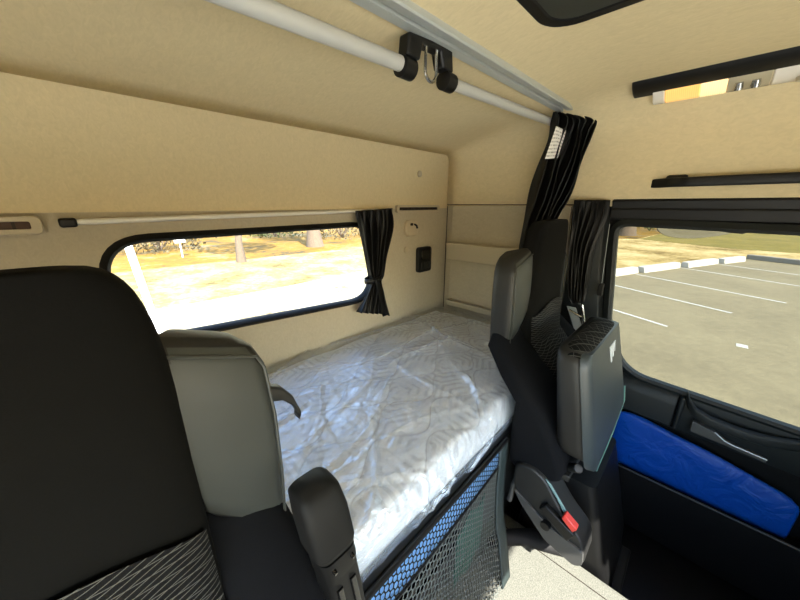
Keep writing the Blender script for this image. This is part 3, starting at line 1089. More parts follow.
sv = skin_verts()
idx = np.arange((nx2 + 1) * (ny2 + 1)).reshape(nx2 + 1, ny2 + 1)
faces = np.stack([idx[:-1, :-1], idx[1:, :-1], idx[1:, 1:], idx[:-1, 1:]], -1).reshape(-1, 4).tolist()
me = bpy.data.meshes.new('plastic_wrap')
me.from_pydata([tuple(H(p) - wl) for p in sv.reshape(-1, 3).tolist()], [], faces); me.update()
for p in me.polygons: p.use_smooth = True
me.materials.append(M['plastic'])
po = bpy.data.objects.new('plastic_wrap', me); COL.objects.link(po); po.parent = mt
po['label'] = 'clear creased plastic wrap'

# ------------------------------------------------------------------ safety net in front of the bunk
nt = empty('safety_net', (.45, .34, ZT), 'grey honeycomb safety net in front of the bunk, its top band coloured blue as reflected sky', 'net')


def net_pt(u, v):
    """u 0..1 along the bunk (left to right), v 0..1 downward"""
    x0 = -.35
    xr = interp(v, [0, .4, .7, 1], [.930, .885, .875, .835])
    y = interp(v, [0, .15, .6, 1], [.383, .374, .345, .275])
    z = interp(v, [0, 1], [-.845, ZT + .004])
    bow = -.03 * math.sin(math.pi * v) * math.sin(math.pi * min(1, max(0, u)))
    return V((lerp(x0, xr, u), y + bow, z))


def hexnet(bm, u0, u1, v0, v1, cell, wire, off=0.0):
    W, Hh = 1.25, .52
    w = cell; h = cell * .8660254
    nu = int((u1 - u0) * W / (w * .75)) + 1
    nv = int((v1 - v0) * Hh / h) + 1
    key = {}

    def vert(p):
        k = (round(p[0] * 20000), round(p[1] * 20000))
        if k not in key:
            uu = min(max(p[0], u0), u1); vv = min(max(p[1], v0), v1)
            key[k] = bm.verts.new(net_pt(uu, vv) + V((0, off, 0)))
        return key[k]
    R = cell / 2
    for i in range(nu + 1):
        for j in range(nv + 1):
            cu = u0 * W + i * w * .75; cv = v0 * Hh + j * h + (h / 2 if i % 2 else 0)
            oo, ii = [], []
            for k in range(6):
                a = math.radians(60 * k)
                oo.append(((cu + R * math.cos(a)) / W, (cv + R * math.sin(a)) / Hh))
                ii.append(((cu + (R - wire) * math.cos(a)) / W, (cv + (R - wire) * math.sin(a)) / Hh))
            if cu / W > u1 or cv / Hh > v1: continue
            ov = [vert(p) for p in oo]
            iv = []
            for p in ii:
                uu = min(max(p[0], u0), u1); vv = min(max(p[1], v0), v1)
                iv.append(bm.verts.new(net_pt(uu, vv) + V((0, off - .0016, 0))))
            for k in range(6):
                q = [ov[k], ov[(k + 1) % 6], iv[(k + 1) % 6], iv[k]]
                if len(set(q)) == 4 and (q[0].co - q[2].co).length > 1e-6:
                    try: bm.faces.new(q)
                    except ValueError: pass
    return bm


bm = B(); hexnet(bm, .44, 1.0, 0.145, 1.0, .0200, .0022)
obj('mesh', bm, M['mesh'], nt, smooth=False, flat=True)
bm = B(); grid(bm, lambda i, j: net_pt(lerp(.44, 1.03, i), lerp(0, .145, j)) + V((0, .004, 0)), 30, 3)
bd = obj('top_band', bm, M['sky_reflection_band'], nt, solid=.003, flat=True); bd['label'] = 'painted sky reflection band'
bm = B(); hexnet(bm, .44, 1.0, 0.0, .145, .0185, .0022, off=-.002)
obj('band_mesh', bm, M['rubber'], bd, smooth=False, flat=True)
bm = B(); grid(bm, lambda i, j: net_pt(.985 + .05 * i, j) + V((0, -.004, 0)), 3, 16); obj('hem', bm, M['mesh_hem'], nt, solid=.004, flat=True)
bm = B(); tube(bm, [net_pt(u, 0) + V((0, -.004, .004)) for u in (.44, .6, .8, 1.03)], .008, 8); obj('top_cord', bm, M['black'], nt)
bm = B(); tube(bm, [net_pt(u, .145) + V((0, -.002, 0)) for u in (.44, .6, .8, 1.0)], .003, 6); obj('band_seam', bm, M['rubber'], nt)
bm = B(); box(bm, (.78, .30, ZT), (.80, .40, ZT + .1)); bm.free()
# folded green cloth lying behind the net
bm = B(); grid(bm, lambda i, j: V((lerp(.68, .86, i) + .03 * j, lerp(.395, .41, j), lerp(-1.33, -1.10, j) + .03 * i + .02 * math.sin(9 * i + 4 * j))), 16, 16)
tag(obj('storage_cloth', bm, M['bottle_green'], solid=.004, flat=True), 'dark green cloth seen through the net below the bunk', 'cloth')

# ================================================================== SEATS
def lean(z): return .03 * (z + .2) - min(.25, .8 * max(0, -.55 - z))


def pattern_panel(fn, nu, nv, patfn, parent, name='patterned_panel', mat='seat_pattern'):
    """surface carrying two line phases (pa, pb) for its woven pattern"""
    bm = B()
    la = bm.verts.layers.float.new('pa'); lb_ = bm.verts.layers.float.new('pb')
    L = grid(bm, fn, nu, nv)
    for i in range(nu + 1):
        for j in range(nv + 1): L[i][j][la], L[i][j][lb_] = patfn(i / nu, j / nv)
    return obj(name, bm, M[mat], parent, flat=True, angle=180)


def seat_back(root, cx, y0, wide=0.0):
    """backrest with built-in headrest, shoulder wings, lower bolsters and patterned panel"""
    zs = [-.056, -.060, -.072, -.092, -.13, -.18, -.26, -.36, -.46, -.55, -.60, -.66, -.74, -.84, -.92, -1.0, -1.02]
    hw = [.095, .126, .142, .155, .164, .170, .172, .172, .170, .170, .17, .17, .17, .17, .17, .165, .14]
    hy = [.020, .032, .040, .044, .047, .052, .060, .066, .066, .060, .056, .052, .050, .05, .05, .045, .035]
    bm = B()
    loft(bm, [[(x, y, z) for x, y in superell(cx, y0 + h + lean(z), w, h, 40, 3.6)] for z, w, h in zip(zs, hw, hy)])
    obj('backrest', bm, M['seat_fabric'], root, angle=180, sub=1)
    for sgn in (-1, 1):
        # shoulder wing
        bm = B()
        o0, o1 = .128, .268
        zs_ = [-.158, -.170, -.190, -.25, -.33, -.405, -.435, -.450]
        out = [.260, .280, .292, .296, .294, .290, .284, .270]
        inn = [.160, .158, .158, .158, .160, .162, .166, .176]
        fy = [.058, .044, .034, .030, .030, .036, .044, .060]
        def skew(x, z): return z - max(0, x - .165) / .125 * lerp(.045, .15, min(1, max(0, (-z - .17) / .27)))
        rings = []
        for z, a, b, f in zip(zs_, inn, out, fy):
            yy = y0 + lean(z)
            P = roundpoly([(a, yy + f), (b, yy + f + .012), (b + .004, yy + .135), (a + .03, yy + .135)], [.012, .026, .03, .012], 4)
            rings.append([(cx + sgn * x, y, skew(x, z) - .12 * max(0, y - yy - .04)) for x, y in P])
        loft(bm, rings)
        bm.normal_update()
        bmesh.ops.recalc_face_normals(bm, faces=bm.faces[:])
        for f in bm.faces:
            c = f.calc_center_median()
            f.material_index = 1 if (f.normal.y < -.72 and c.z < -.20) else 0
        wg = obj('shoulder_wing', bm, [M['wing_dark'], M['wing_grey']], root, angle=60)
        # piping where the grey face meets the side
        bm = B()
        top_ = [(cx + sgn * x, y0 + .036 + .012 * t, skew(x, -.181)) for t, x in ((t, lerp(.166, .276, t)) for t in (0, .25, .5, .75, 1))]
        sidep = [(cx + sgn * (b - .008), y0 + lean(z) + f + .008, skew(b, z)) for z, a, b, f in zip(zs_, inn, out, fy)][2:7]
        tube(bm, top_ + sidep, .0024, 6)
        obj('piping', bm, M['wing_grey'], wg)
        # lower side bolster
        bm = B()
        zz = [-.46, -.49, -.54, -.62, -.70, -.78, -.85, -.90, -.94, -.97, -1.0]
        bo = [.255, .280, .292, .305, .318, .325, .325, .322, .315, .305, .28]
        bf = [.07, .05, .02, -.014, -.02, -.01, .01, .01, .02, .05, .08]
        rings = []
        for z, b, f in zip(zz, bo, bf):
            yy = y0 + lean(z); b += (wide if sgn < 0 else 0) * min(1, max(0, (-z - .46) / .14)); bk = .125 if z > -.58 else (.10 if z > -.65 else .385 - yy)
            P = roundpoly([(.162, yy + f + .01), (.22, yy + f), (b, yy + f + .02), (b, yy + bk), (.162, yy + bk)], [.01, .03, .03, .03, .01], 4)
            rings.append([(cx + sgn * x, y, z) for x, y in P])
        loft(bm, rings)
        obj('side_bolster', bm, M['seat_navy'], root, angle=180)

    # patterned panel on the front, its top edge an arch
    def fn(i, j):
        x = lerp(-.162, .162, i)
        top = -.385 - .054 * (abs(x) / .162) ** 2
        z = lerp(top, -.93, j)
        w = interp(-z, [-v for v in zs][::1], hw); h = interp(-z, [-v for v in zs], hy)
        yb_ = y0 + h + lean(z) - h * max(0, 1 - abs(x / w) ** 3.6) ** (1 / 3.6)
        return V((cx + x, yb_ - .009 - .006 * max(0, 1 - abs(z + .58) / .12), z))

    def pf(i, j):
        x = lerp(-.162, .162, i); top = -.385 - .054 * (abs(x) / .162) ** 2
        z = lerp(top, -.93, j)
        return ((z - .10 * abs(x) + .004 * math.sin(x * 42)) / .0095, (z + .30 * abs(x) + .005 * math.sin(x * 30 + 1)) / .0170)
    pattern_panel(fn, 60, 90, pf, root)


# driver seat, right in front of the photographer
ds = empty('driver_seat', (-.12, .3, ZF), 'dark fabric driver seat close to the viewer with a grey shoulder wing', 'seat')
seat_back(ds, -.120, .415)
bm = B()
loft(bm, [[(x, y, z) for x, y in superell(-.120, .03, .26 * k, .30 * k, 40, 4)] for z, k in ((-1.09, .92), (-1.05, 1.0), (-.97, 1.0), (-.935, .98), (-.92, .90))])
obj('cushion', bm, M['seat_navy'], ds, angle=180)
bm = B(); prism(bm, [(-.14, -1.5), (.24, -1.5), (.28, -1.09), (-.20, -1.09)], 0, -.28, .07); obj('seat_mount', bm, M['dark_grey_plastic'], ds, bevel=.02)
bm = B(); box(bm, (-.25, -.12, ZF), (-.0 + .05, .36, -1.49)); bm.free()
bm = B(); box(bm, (-.27, -.20, ZF), (.03, .26, -1.49)); obj('base', bm, M['black'], ds, bevel=.01)
# folded-up armrest on its inner side
bm = B()
path = [(.176, .366, -.414), (.178, .362, -.424), (.181, .354, -.46), (.185, .346, -.518), (.186, .344, -.528)]
rr_ = [(.026, .020), (.034, .031), (.037, .036), (.037, .036), (.034, .033)]
loft(bm, [[(x + a, y + b, z) for a, b in superell(0, 0, hx, hy_, 28, 4.5)] for (x, y, z), (hx, hy_) in zip(path, rr_)])
ar = obj('armrest', bm, M['rubber'], ds, angle=180)
bm = B()
loft(bm, [[(x + a, y + b, z) for a, b in superell(0, 0, hx, hy_, 24, 4)] for (x, y, z), (hx, hy_) in zip([(.187, .343, -.534), (.189, .341, -.556), (.190, .340, -.574)], [(.033, .032), (.033, .032), (.032, .031)])])
obj('collar', bm, M['black'], ar, angle=60)
for xx in (.172, .206):
    bm = B(); tube(bm, [(xx, .312, -.548), (xx, .3045, -.549)], [.004, .003], 10); obj('screw', bm, M['black_gloss'], ar)
bm = B()
loft(bm, [[(x + a, y + b, z) for a, b in rrect(-.030, -.028, .030, .028, .010, 3)] for (x, y, z) in [(.190, .339, -.574), (.200, .333, -.69), (.215, .325, -.82), (.22, .322, -.90)]])
obj('armrest_body', bm, M['black'], ar, angle=60)
for dx in (-.013, .013):
    bm = B()
    loft(bm, [[(x + dx + a, y - .028 + b, z) for a, b in rrect(-.006, -.004, .006, .004, .003, 3)] for (x, y, z) in [(.191, .338, -.595), (.200, .333, -.69), (.213, .326, -.80)]])
    obj('groove', bm, M['black_gloss'], ar, angle=60)
bm = B(); tube(bm, [(.178, .330, -0.935), (.18, .345, -0.875), (.205, .35, -0.875)], .018, 10); obj('pivot', bm, M['black'], ar)
# hook-shaped lever on the seat back's side
bm = B()
hk = [U(266, 392, 1, .50), U(280, 392, 1, .50), U(291, 399, 1, .50), U(298, 410, 1, .50), U(297, 415, 1, .50)]
loft(bm, [[p + V((0, b, 0)) + V((.0, 0, a)) for a, b in rrect(-h, -.012, h, .012, .006, 3)] for p, h in zip(hk, (.016, .014, .012, .009, .005))])
obj('release_lever', bm, M['dark_grey_plastic'], ds, angle=60)

# passenger seat by the door
ps = empty('passenger_seat', (1.38, .3, ZF), 'dark passenger seat with its cushion folded up and patterned backrest', 'seat')
seat_back(ps, 1.385, .430, .07)
# folded-up cushion: thick pad behind, shell in front
tz, bz = -.455, -.800
def cush(x, t, d):
    """t 0 top .. 1 bottom, d 0 shell face .. 1 pad face"""
    return V((x, lerp(.185, .112, t) + d * .115, lerp(tz, bz - .075 * max(0, (1.5 - x) / .485) + .03, t) + d * .02))
x0, x1 = 1.015, 1.50
bm = B()
secs = [(0, .035, 1), (.03, .012, 1), (.10, 0, 1), (.5, 0, 1), (.86, .0, 1), (.95, .01, .9), (1.0, .03, .8)]
rings = []
for t, ins, k in secs:
    a = cush(x0 + ins, t, 0.12); b = cush(x1 - ins, t, 0.12)
    dpt = lerp(.082, .10, t) * k
    yy0 = a.y; P = roundpoly([(x0 + ins, yy0), (x1 - ins, yy0), (x1 - ins, yy0 + dpt), (x0 + ins, yy0 + dpt)], .03, 4)
    rings.append([(x, y, a.z) for x, y in P])
loft(bm, rings)
cu = obj('folded_cushion', bm, M['wing_dark'], ps, angle=180)
bm = B()
rings = []
for t, ins in [(0, .03), (.03, .008), (.12, 0), (.5, 0), (.9, .0), (1.0, .01), (1.06, .03)]:
    a = cush(x0 + ins, t, 0)
    P = [(x0 + ins, a.y + .022), (x0 + ins + .008, a.y + .002), (x0 + .05, a.y - .004), (x1 - .05, a.y - .004), (x1 - ins - .008, a.y + .002), (x1 - ins, a.y + .022)]
    rings.append([(x, y, cush(x, t, 0).z) for x, y in P])
loft(bm, rings)
sh = obj('cushion_shell', bm, M['shell'], ps, angle=60)
bm = B()
e = cush(x0, 1.05, 0)
tube(bm, [cush(x0 + .05, 1.06, 0) + V((0, -.002, -.004)), cush((x0 + x1) / 2, 1.06, 0) + V((0, -.004, -.004)), cush(x1 - .03, 1.04, 0) + V((0, -.002, 0)), cush(x1 - .0, .9, 0)], .003, 6)
eg = obj('shell_edge', bm, mat_plain('pale teal edge', (84, 126, 118), .4), sh); eg['label'] = 'pale teal edge strip'
# patterned band over the folded cushion's top
def capf(i, j):
    x = lerp(x0 + .012, x1 - .012, i)
    a = j * math.pi
    y = .228 + .046 * -math.cos(a)
    z = tz - .018 + .030 * math.sin(a) ** .7 - .020 * abs(2 * i - 1) ** 6
    return V((x, y, z))
def capp(i, j):
    u = i * 13 + .35 * math.sin(j * 7); v = j * 4 + .35 * math.sin(i * 20)
    return (u + v, u - v)
pattern_panel(capf, 100, 40, capp, cu, 'patterned_top')
# printed emblem on the shell: three tapering bars
bm = B()
q0 = cush(1.32, .10, 0)
for k in range(3):
    xx = 1.285 + .030 * k
    def sp(x, t): return cush(x, t, 0) + V((0, -.0065, 0))
    a_, b_ = sp(xx, .13), sp(xx + .024, .13)
    c_, d_ = sp(xx + .020 - .006 * k, .27 + .03 * (1 - k)), sp(xx + .004, .27 + .03 * (1 - k))
    hexa(bm, [a_, b_, b_ + V((0, .003, 0)), a_ + V((0, .003, 0)), d_, c_, c_ + V((0, .003, 0)), d_ + V((0, .003, 0))])
em = obj('emblem', bm, M['white_print'], sh, smooth=False); em['label'] = 'small white printed emblem'
# cut-out and hinge bracket under the cushion
bm = B(); tube(bm, [(1.03, .15, -.86), (1.06, .18, -.90), (1.13, .22, -.93), (1.2, .26, -.95)], .016, 8)
tube(bm, [(1.46, .15, -.86), (1.46, .2, -.92), (1.46, .26, -.95)], .016, 8)
box(bm, (1.02, .17, -.93), (1.48, .20, -.905))
obj('hinge_bracket', bm, M['dark_grey_plastic'], ps, bevel=.003)
# pedestal
bm = B()
loft(bm, [[(x, y, z) for x, y in rrect(1.13, a, 1.50, b, .03, 4)] for z, a, b in ((ZF, -.02, .36), (-1.40, .0, .36), (-1.2, .05, .34), (-1.0, .10, .30))])
obj('pedestal', bm, M['black'], ps, angle=40)
bm = B()
for xx in (1.50, 1.545):
    tube(bm, [(xx, .19, -.93), (xx, .09, -1.15), (xx, .0, -1.58)], .010, 8)
obj('side_rails', bm, M['dark_grey_plastic'], ps)
bm = B(); box(bm, (1.12, -.05, ZF), (1.53, .0, -1.57)); obj('foot_rail', bm, M['dark_grey_plastic'], ps, bevel=.008)
# grey console on its inner side with the buckle
bm = B()
cons = roundpoly([(.345, -.935), (.285, -.915), (.235, -.935), (.16, -1.035), (.085, -1.10), (.070, -1.185), (.10, -1.215), (.20, -1.19), (.30, -1.10), (.345, -1.03)], [.02, .02, .02, .03, .03, .02, .02, .04, .03, .02], 4)
loft(bm, [[(1.085, y, z) for y, z in cons], [(.99, y, z) for y, z in cons], [(.98, lerp(.2, y, .96), lerp(-1.07, z, .96)) for y, z in cons]])
cn = obj('side_console', bm, M['dark_grey_plastic'], ps, angle=35, bevel=.004)
bm = B()
low = roundpoly([(.335, -1.045), (.19, -1.115), (.080, -1.13), (.074, -1.185), (.10, -1.21), (.20, -1.185), (.30, -1.095)], .015, 3)
prism(bm, low, 0, .972, 1.0)
obj('lower_cover', bm, M['grey_plastic'], cn, bevel=.004)
bm = B(); tube(bm, [(.985, .205, -1.115), (.962, .205, -1.115)], [.018, .016], 14); obj('bolt', bm, M['black'], cn)
bm = B()
hexa(bm, [(.960, .235, -1.05), (.988, .235, -1.05), (.988, .13, -1.115), (.960, .13, -1.115), (.960, .215, -1.02), (.988, .215, -1.02), (.988, .112, -1.07), (.960, .112, -1.07)])
bu = obj('belt_buckle', bm, M['black'], ps, bevel=.005)
bm = B()
hexa(bm, [(.958, .160, -1.030), (.986, .160, -1.030), (.986, .120, -1.060), (.958, .120, -1.060), (.958, .152, -1.008), (.986, .152, -1.008), (.986, .108, -1.038), (.958, .108, -1.038)])
rd = obj('release_button', bm, M['red'], bu, bevel=.004); rd['label'] = 'red release button'
bm = B()
w_ = [(.235, -.935), (.18, -1.0), (.13, -1.075)]
loft(bm, [[(.985, y, z), (.992, y, z), (.992, y - .022, z - .012), (.985, y - .022, z - .012)] for y, z in w_])
obj('console_edge', bm, mat_plain('grey teal trim', (110, 140, 138), .5), cn, bevel=.002)
# rubber flap of the gaiter at the floor edge
bm = B()
loft(bm, [[(x + a, y + b * .4, z + b) for a, b in superell(0, 0, w, .022, 14, 2.4)] for x, y, z, w in ((.90, .37, ZT + .06, .02), (.97, .33, ZT + .055, .035), (1.04, .27, ZT + .045, .04), (1.08, .20, ZT + .03, .034), (1.10, .15, ZT + .02, .012))])
obj('gaiter', bm, M['rubber'], ps, angle=180)
# pale lever behind the console
bm = B(); tube(bm, [(.99, .35, -1.13), (1.0, .345, -1.05), (1.02, .33, -.98)], .010, 8); obj('adjuster', bm, M['grey_plastic'], ps)
# small pale button on the outer side of the backrest
bm = B(); box(bm, (1.535, .45, -.235), (1.562, .475, -.175)); obj('belt_guide', bm, M['belt'], ps, bevel=.01)

# seat belt on the door pillar
sb = empty('seat_belt', (1.72, .42, -1.0), 'pale grey seat belt hanging on the pillar behind the passenger seat', 'seat belt')
bm = B()
loft(bm, [[(1.75, y - .022, z), (1.75, y + .022, z), (1.746, y + .022, z), (1.746, y - .022, z)] for y, z in ((.435, -.515), (.40, -.59), (.37, -.66), (.36, -.70), (.355, -.74))])
obj('webbing', bm, M['belt'], sb)
bm = B(); tube(bm, [(1.742, .40, -.485), (1.735, .385, -.49), (1.735, .365, -.56), (1.74, .35, -.66)], .008, 8); obj('chrome_bar', bm, M['steel'], sb)
bm = B(); tube(bm, [(1.735, .44, -.53), (1.735, .37, -.555)], .006, 8); obj('loop', bm, M['steel'], sb)

# ================================================================== OUTSIDE
# row of wheel stops runs from A to B; asphalt on the near side, straw beyond
A = V((17.6, 3.1)); Bp = V((29.4, -2.2)); dr = (Bp - A).normalized(); nr_ = V((-dr.y, dr.x))   # nr_ points away (+x,+y side)
if nr_.x < 0: nr_ = -nr_
def gp(p, z=G): return (p.x, p.y, z)
bm = B(); box(bm, (-60, -60, G - .3), (90, 90, G - .02)); struct('ground', bm, M['straw'], smooth=False)
# paved lot: a polygon to the left of the stop line
c0 = A - dr * 9.5 + nr_ * .15; c1 = Bp + dr * .3 + nr_ * .15
perp = V((dr.y, -dr.x))
if perp.x > 0: perp = -perp
c2 = c1 + V((-.42, -.9)).normalized() * 30
bm = B()
poly = [(c0.x, c0.y), (c1.x, c1.y), (c2.x, c2.y), (-20, -40), (-20, 6.5), (3.0, 6.5)]
prism(bm, poly, 2, G - .03, G)
lot = struct('parking_lot', bm, M['asphalt'], smooth=False)
sdir = V((-.42, -.908)).normalized()
for k, (px, py, ln) in enumerate(((612.5, 309.5, 1.6), (613, 285, 3.9), (640, 275, 4.9), (676, 267, 5.2), (706, 262.5, 5.2))):
    s = U(px, py, 2, G); s = V((s.x, s.y)) - sdir * (2.2 if k < 2 else .2)
    e = s + sdir * (ln + (2.2 if k < 2 else .2))
    w = V((-sdir.y, sdir.x)) * .055
    bm = B(); loft(bm, [[(s.x - w.x, s.y - w.y, G - .005), (s.x + w.x, s.y + w.y, G - .005), (s.x + w.x, s.y + w.y, G + .006), (s.x - w.x, s.y - w.y, G + .006)],
                        [(e.x - w.x, e.y - w.y, G - .005), (e.x + w.x, e.y + w.y, G - .005), (e.x + w.x, e.y + w.y, G + .006), (e.x - w.x, e.y - w.y, G + .006)]])
    obj('painted_line', bm, M['paint'], lot, smooth=False)
p_ = U(742, 346, 2, G)
bm = B(); box(bm, (p_.x - .12, p_.y - .1, G - .005), (p_.x + .12, p_.y + .1, G + .006)); obj('paint_patch', bm, M['paint'], lot, smooth=False)

# wheel stops
pix = [(598, 634, 276.5, 271.5), (640, 676, 271, 266.5), (684, 714, 266, 262.5), (720, 741, 262, 260)]
labs = ['white concrete wheel stop nearest the truck, at the left edge of the door window', 'white concrete wheel stop, second from the left in the row across the lot',
        'white concrete wheel stop, third from the left in the row across the lot', 'white concrete wheel stop at the far end of the row, next to the grey kerb']
for (xa_, xb_, ya_, yb_), lb in zip(pix, labs):
    a, b = U(xa_, ya_ + 1.5, 2, G), U(xb_, yb_ + 1.0, 2, G)
    t = (b - a).normalized(); nn = V((-t.y, t.x, 0))
    bm = B()
    loft(bm, [[p + nn * u + V((0, 0, v + .0)) for u, v in ((-.22, 0), (-.15, .30), (.15, .30), (.22, 0))] for p in (a, b)])
    tag(obj('wheel_stop', bm, M['concrete'], smooth=False, bevel=.03), lb, 'wheel stop', 'wheel stops along the lot')
bm = B()
a, b = V((c1.x, c1.y, G)), V((c1.x, c1.y, G)) + V((sdir.x, sdir.y, 0)) * 26
nn = V((-sdir.y, sdir.x, 0))
loft(bm, [[p + nn * u + V((0, 0, v)) for u, v in ((-.2, 0), (-.18, .28), (.18, .28), (.2, 0))] for p in (a, b)])
tag(obj('kerb', bm, M['kerb'], smooth=False, bevel=.03), 'low grey concrete kerb at the far end of the paved lot', 'kerb')

# leaf litter and grass beyond, pale ground behind the truck
def strip(name, poly, mat, h):
    bm = B(); prism(bm, poly, 2, G - .03, G + h); return struct(name, bm, mat, smooth=False)
strip('ground_leaf_litter', [(-30, 24), (16, 20), (34, 12), (40, 5), (90, 0), (90, 90), (-30, 90)], M['leaf'], -.008)
strip('ground_dry_grass', [(-30, 13.5), (6, 12.4), (14, 13.0), (16.5, 12.3), (22, 15), (14, 21), (-30, 24.5)], M['dry_grass'], -.010)
strip('ground_pale', [(-30, 6.5), (2.95, 6.5), (8.0, 9.0), (16.0, 12.5), (14, 13.2), (6, 12.6), (-30, 14)], M['pale_ground'], -.012)
strip('ground_bounce_apron', [(-16, -16), (4.2, -16), (4.2, -1.6), (2.6, 1.2), (-16, 1.2)], M['bounce_apron'], .012)  # unseen pale apron added to bounce sunlight into the cab
strip('ground_grass', [(40, 4.8), (36, -2), (36, -30), (90, -60), (90, -.2)], M['green_grass'], -.008)


def tree(x, y, h, r, label, seed, group='trees beyond the lot', leafmat='leaves', crown=1.0):
    rs_ = np.random.RandomState(seed)
    t = empty('tree', (x, y, G), label, 'tree', group)
    bm = B()
    p = V((x, y, G - .05)); pts = []; rad = []
    for k in range(8):
        pts.append(p + V((rs_.normal(0, .10) * k * .3, rs_.normal(0, .10) * k * .3, h * k / 7))); rad.append(r * (1.35 if k == 0 else 1 - .75 * k / 7))
    tube(bm, pts, rad, 10)
    for k in range(7):
        b0 = pts[3 + k % 4]; a = rs_.uniform(0, 6.28)
        e = b0 + V((math.cos(a) * h * .3, math.sin(a) * h * .3, h * .22))
        tube(bm, [b0, (b0 + e) / 2 + V((0, 0, -.1)), e], [r * .4, r * .28, r * .1], 7)
    obj('trunk', bm, M['bark'], t)
    bm = B()
    cen = pts[-1] + V((0, 0, -h * .12))
    for k in range(900):
        d_ = V(rs_.normal(0, 1, 3)); d_.normalize()
        q = cen + V((d_.x * h * .36 * crown, d_.y * h * .36 * crown, d_.z * h * .26)) * rs_.uniform(.45, 1) ** .5
        s_ = rs_.uniform(.12, .24) * h / 7
        n_ = V(rs_.normal(0, 1, 3)).normalized(); u_ = n_.orthogonal().normalized() * s_; v_ = n_.cross(u_.normalized()) * s_ * .6
        vs = [bm.verts.new(q + w) for w in (-u_, -v_ * .9, u_, v_ * .9)]
        bm.faces.new(vs)
    obj('foliage', bm, M[leafmat], t, smooth=False, flat=True)


def shrub(x, y, h, w, label, seed, leafmat='dry_leaves'):
    rs_ = np.random.RandomState(seed)
    t = empty('shrub', (x, y, G), label, 'shrub', 'shrubs beyond the lot')
    bm = B()
    for k in range(14):
        a = rs_.uniform(0, 6.28); tube(bm, [V((x, y, G - .03)), V((x + math.cos(a) * w * .3, y + math.sin(a) * w * .3, G + h * .5)), V((x + math.cos(a) * w * .55, y + math.sin(a) * w * .55, G + h * .9))], [.05, .035, .012], 5)
    obj('stems', bm, M['bark'], t)
    bm = B()
    for k in range(700):
        d_ = V(rs_.normal(0, 1, 3)); d_.normalize(); d_.z = abs(d_.z)
        q = V((x, y, G + .1)) + V((d_.x * w, d_.y * w, d_.z * h)) * rs_.uniform(.3, 1) ** .5
        s_ = rs_.uniform(.10, .2)
        n_ = V(rs_.normal(0, 1, 3)).normalized(); u_ = n_.orthogonal().normalized() * s_; v_ = n_.cross(u_.normalized()) * s_ * .6
        bm.faces.new([bm.verts.new(q + w_) for w_ in (-u_, -v_, u_, v_)])
    obj('foliage', bm, M[leafmat], t, smooth=False, flat=True)


def gpx(px, dist):
    """ground point in the direction of a pixel column, dist away"""
    d_ = FW + RT * ((px - CX) / F_) + UP * ((CY - 205) / F_)
    h = V((d_.x, d_.y, 0)).normalized()
    return h * dist


for px, dist, h, r, lb, sd, lm in ((233, 21, 8, .22, 'slim tree standing in orange leaves left of the middle of the rear window', 1, 'leaves'),
                                   (312, 27, 11, .55, 'stout pale tree trunk behind the right half of the rear window', 2, 'leaves'),
                                   (632, 44, 12, .75, 'broad tree trunk seen at the upper left corner of the door window', 3, 'leaves')):
    p = gpx(px, dist); tree(p.x, p.y, h, r, lb, sd, leafmat=lm)
for px, dist, h, w, lb, sd, lm in ((196, 40, 3.0, 3.2, 'grey brown shrub behind the white sign', 21, 'dry_leaves'), (272, 37, 3.2, 3.0, 'olive shrub between the two trunks behind the rear window', 22, 'leaves'),
                                   (340, 34, 3.0, 3.5, 'dry shrub at the right end of the rear window', 23, 'dry_leaves'), (150, 30, 2.2, 3.0, 'dry shrub behind the white pole', 24, 'dry_leaves'),
                                   (655, 55, 3.0, 4.0, 'green shrub right of the broad trunk behind the door window', 25, 'leaves')):
    p = gpx(px, dist); shrub(p.x, p.y, h, w, lb, sd, lm)

# white sign on a post, white leaning pole
p = gpx(172, 25)
sg = empty('sign_post', (p.x, p.y, G), 'small white sign on a thin post far behind the rear window', 'sign')
bm = B(); tube(bm, [(p.x, p.y, G - .1), (p.x, p.y, G + 1.4)], .035, 8); obj('post', bm, M['white_pole'], sg)
bm = B(); box(bm, (p.x - .3, p.y - .07, G + .95), (p.x + .3, p.y - .04, G + 1.5)); obj('sign_plate', bm, M['white_pole'], sg, bevel=.01)
a, b = U(126, 240, 1, 5.2), U(160, 335, 1, 5.2)
k = (G - b.z) / (b.z - a.z)
e = b + (b - a) * k
bm = B(); tube(bm, [a + (a - b) * .6, a, b, e], .042, 12)
tag(obj('pole', bm, M['white_pole']), 'slanting white pole close behind the left end of the rear window', 'pole')

# kerb mirror outside, over the door window
mr = empty('kerb_mirror', (2.0, -.03, -.18), 'rounded kerb mirror hanging outside over the top of the door window', 'mirror')
cm = V((2.06, -.035, -.040))
axn = V((-.52, -.31, -.80)).normalized()
ux = V((0, 1, 0)); ux = (ux - axn * ux.dot(axn)).normalized(); uy = axn.cross(ux).normalized()
if uy.z < 0: uy = -uy
def mring(k, off): return [cm + ux * (.235 * k * math.cos(a)) + uy * (.20 * k * math.sin(a)) + axn * off for a in [2 * math.pi * i / 40 for i in range(40)]]
bm = B(); loft(bm, [mring(.6, -.07), mring(.9, -.045), mring(1.0, -.01), mring(1.0, .0)]); obj('housing', bm, M['black'], mr, angle=60)
bm = B(); loft(bm, [mring(.985, .001), mring(.8, .0045), mring(.5, .008), mring(.2, .0095)]); obj('mirror_glass', bm, M['mirror'], mr, angle=180)
m0 = U(740, 232, 0, 2.04)
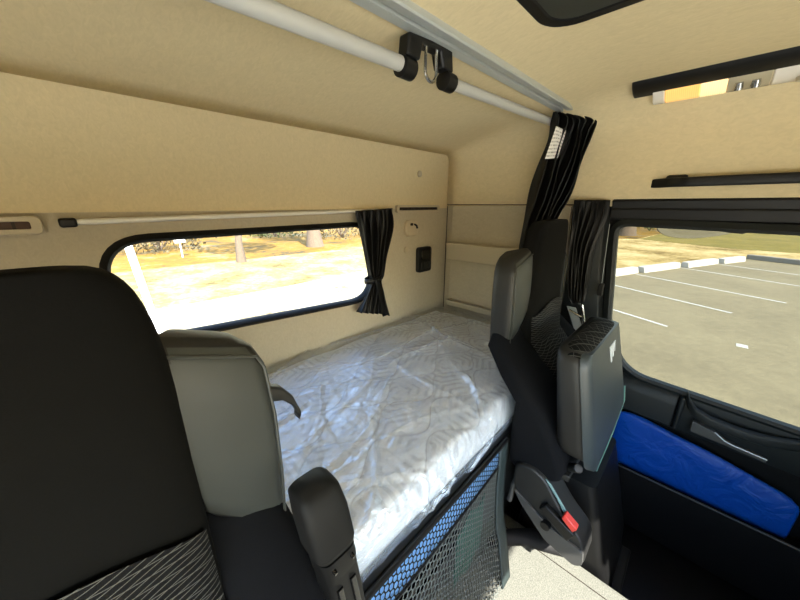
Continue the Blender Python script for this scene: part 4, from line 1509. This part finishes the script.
bm = B(); tube(bm, [V((1.84, m0.y - .01, .05)), V((1.95, m0.y - .005, .0)), V((2.04, m0.y, m0.z + .012)), V((2.06, m0.y + .03, m0.z + .012)), V((2.07, m0.y + .10, m0.z + .02))], [.03, .03, .026, .02, .016], 10)
obj('arm', bm, M['black'], mr)

# outer skin of the cab roof so that the sky cannot leak in, and the truck's underside
bm = B(); box(bm, (XL - .05, YF - .05, .52), (XR + .05, D + .06, .56)); struct('roof', bm, M['concrete'], smooth=False)
bm = B(); box(bm, (XL, YF, ZF - .35), (XR, D, ZF - .045)); struct('chassis', bm, M['black'], smooth=False)

# ================================================================== LIGHT
w = bpy.data.worlds.new('sky'); SC.world = w; w.use_nodes = True
nt_ = w.node_tree; bg = nt_.nodes['Background']
sky = nt_.nodes.new('ShaderNodeTexSky'); sky.sky_type = 'NISHITA'; sky.sun_disc = False
sky.sun_elevation = math.radians(42); sky.sun_rotation = math.radians(200); sky.air_density = 1.2; sky.dust_density = 1.0
nt_.links.new(sky.outputs[0], bg.inputs[0]); bg.inputs[1].default_value = .42

sun = bpy.data.lights.new('sun', 'SUN'); sun.energy = 8.5; sun.angle = math.radians(.6); sun.color = (1, .95, .86)
so = bpy.data.objects.new('sun', sun); COL.objects.link(so)
sd_ = V((.28, 1.0, -.94)).normalized()
so.rotation_euler = sd_.to_track_quat('-Z', 'Y').to_euler()
so.location = (-3, -6, 8)

# ================================================================== CAMERA
cam = bpy.data.cameras.new('camera'); co = bpy.data.objects.new('camera', cam); COL.objects.link(co)
cam.sensor_fit = 'HORIZONTAL'; cam.sensor_width = 36; cam.lens = 36 * F_ / 800
cam.clip_start = .01; cam.clip_end = 500
co.location = H((0, 0, 0))
m = Matrix((RT, UP, -FW)).transposed()
co.rotation_euler = m.to_euler()
SC.camera = co

SC.view_settings.view_transform = 'Standard'
SC.view_settings.look = 'None'
SC.view_settings.gamma = 1.0
SC.view_settings.use_curve_mapping = False
SC.view_settings.exposure = 1.72
SC.cycles.max_bounces = 10
SC.cycles.diffuse_bounces = 6
SC.cycles.transparent_max_bounces = 16
SC.cycles.use_denoising = True
SC.cycles.sample_clamp_indirect = 8
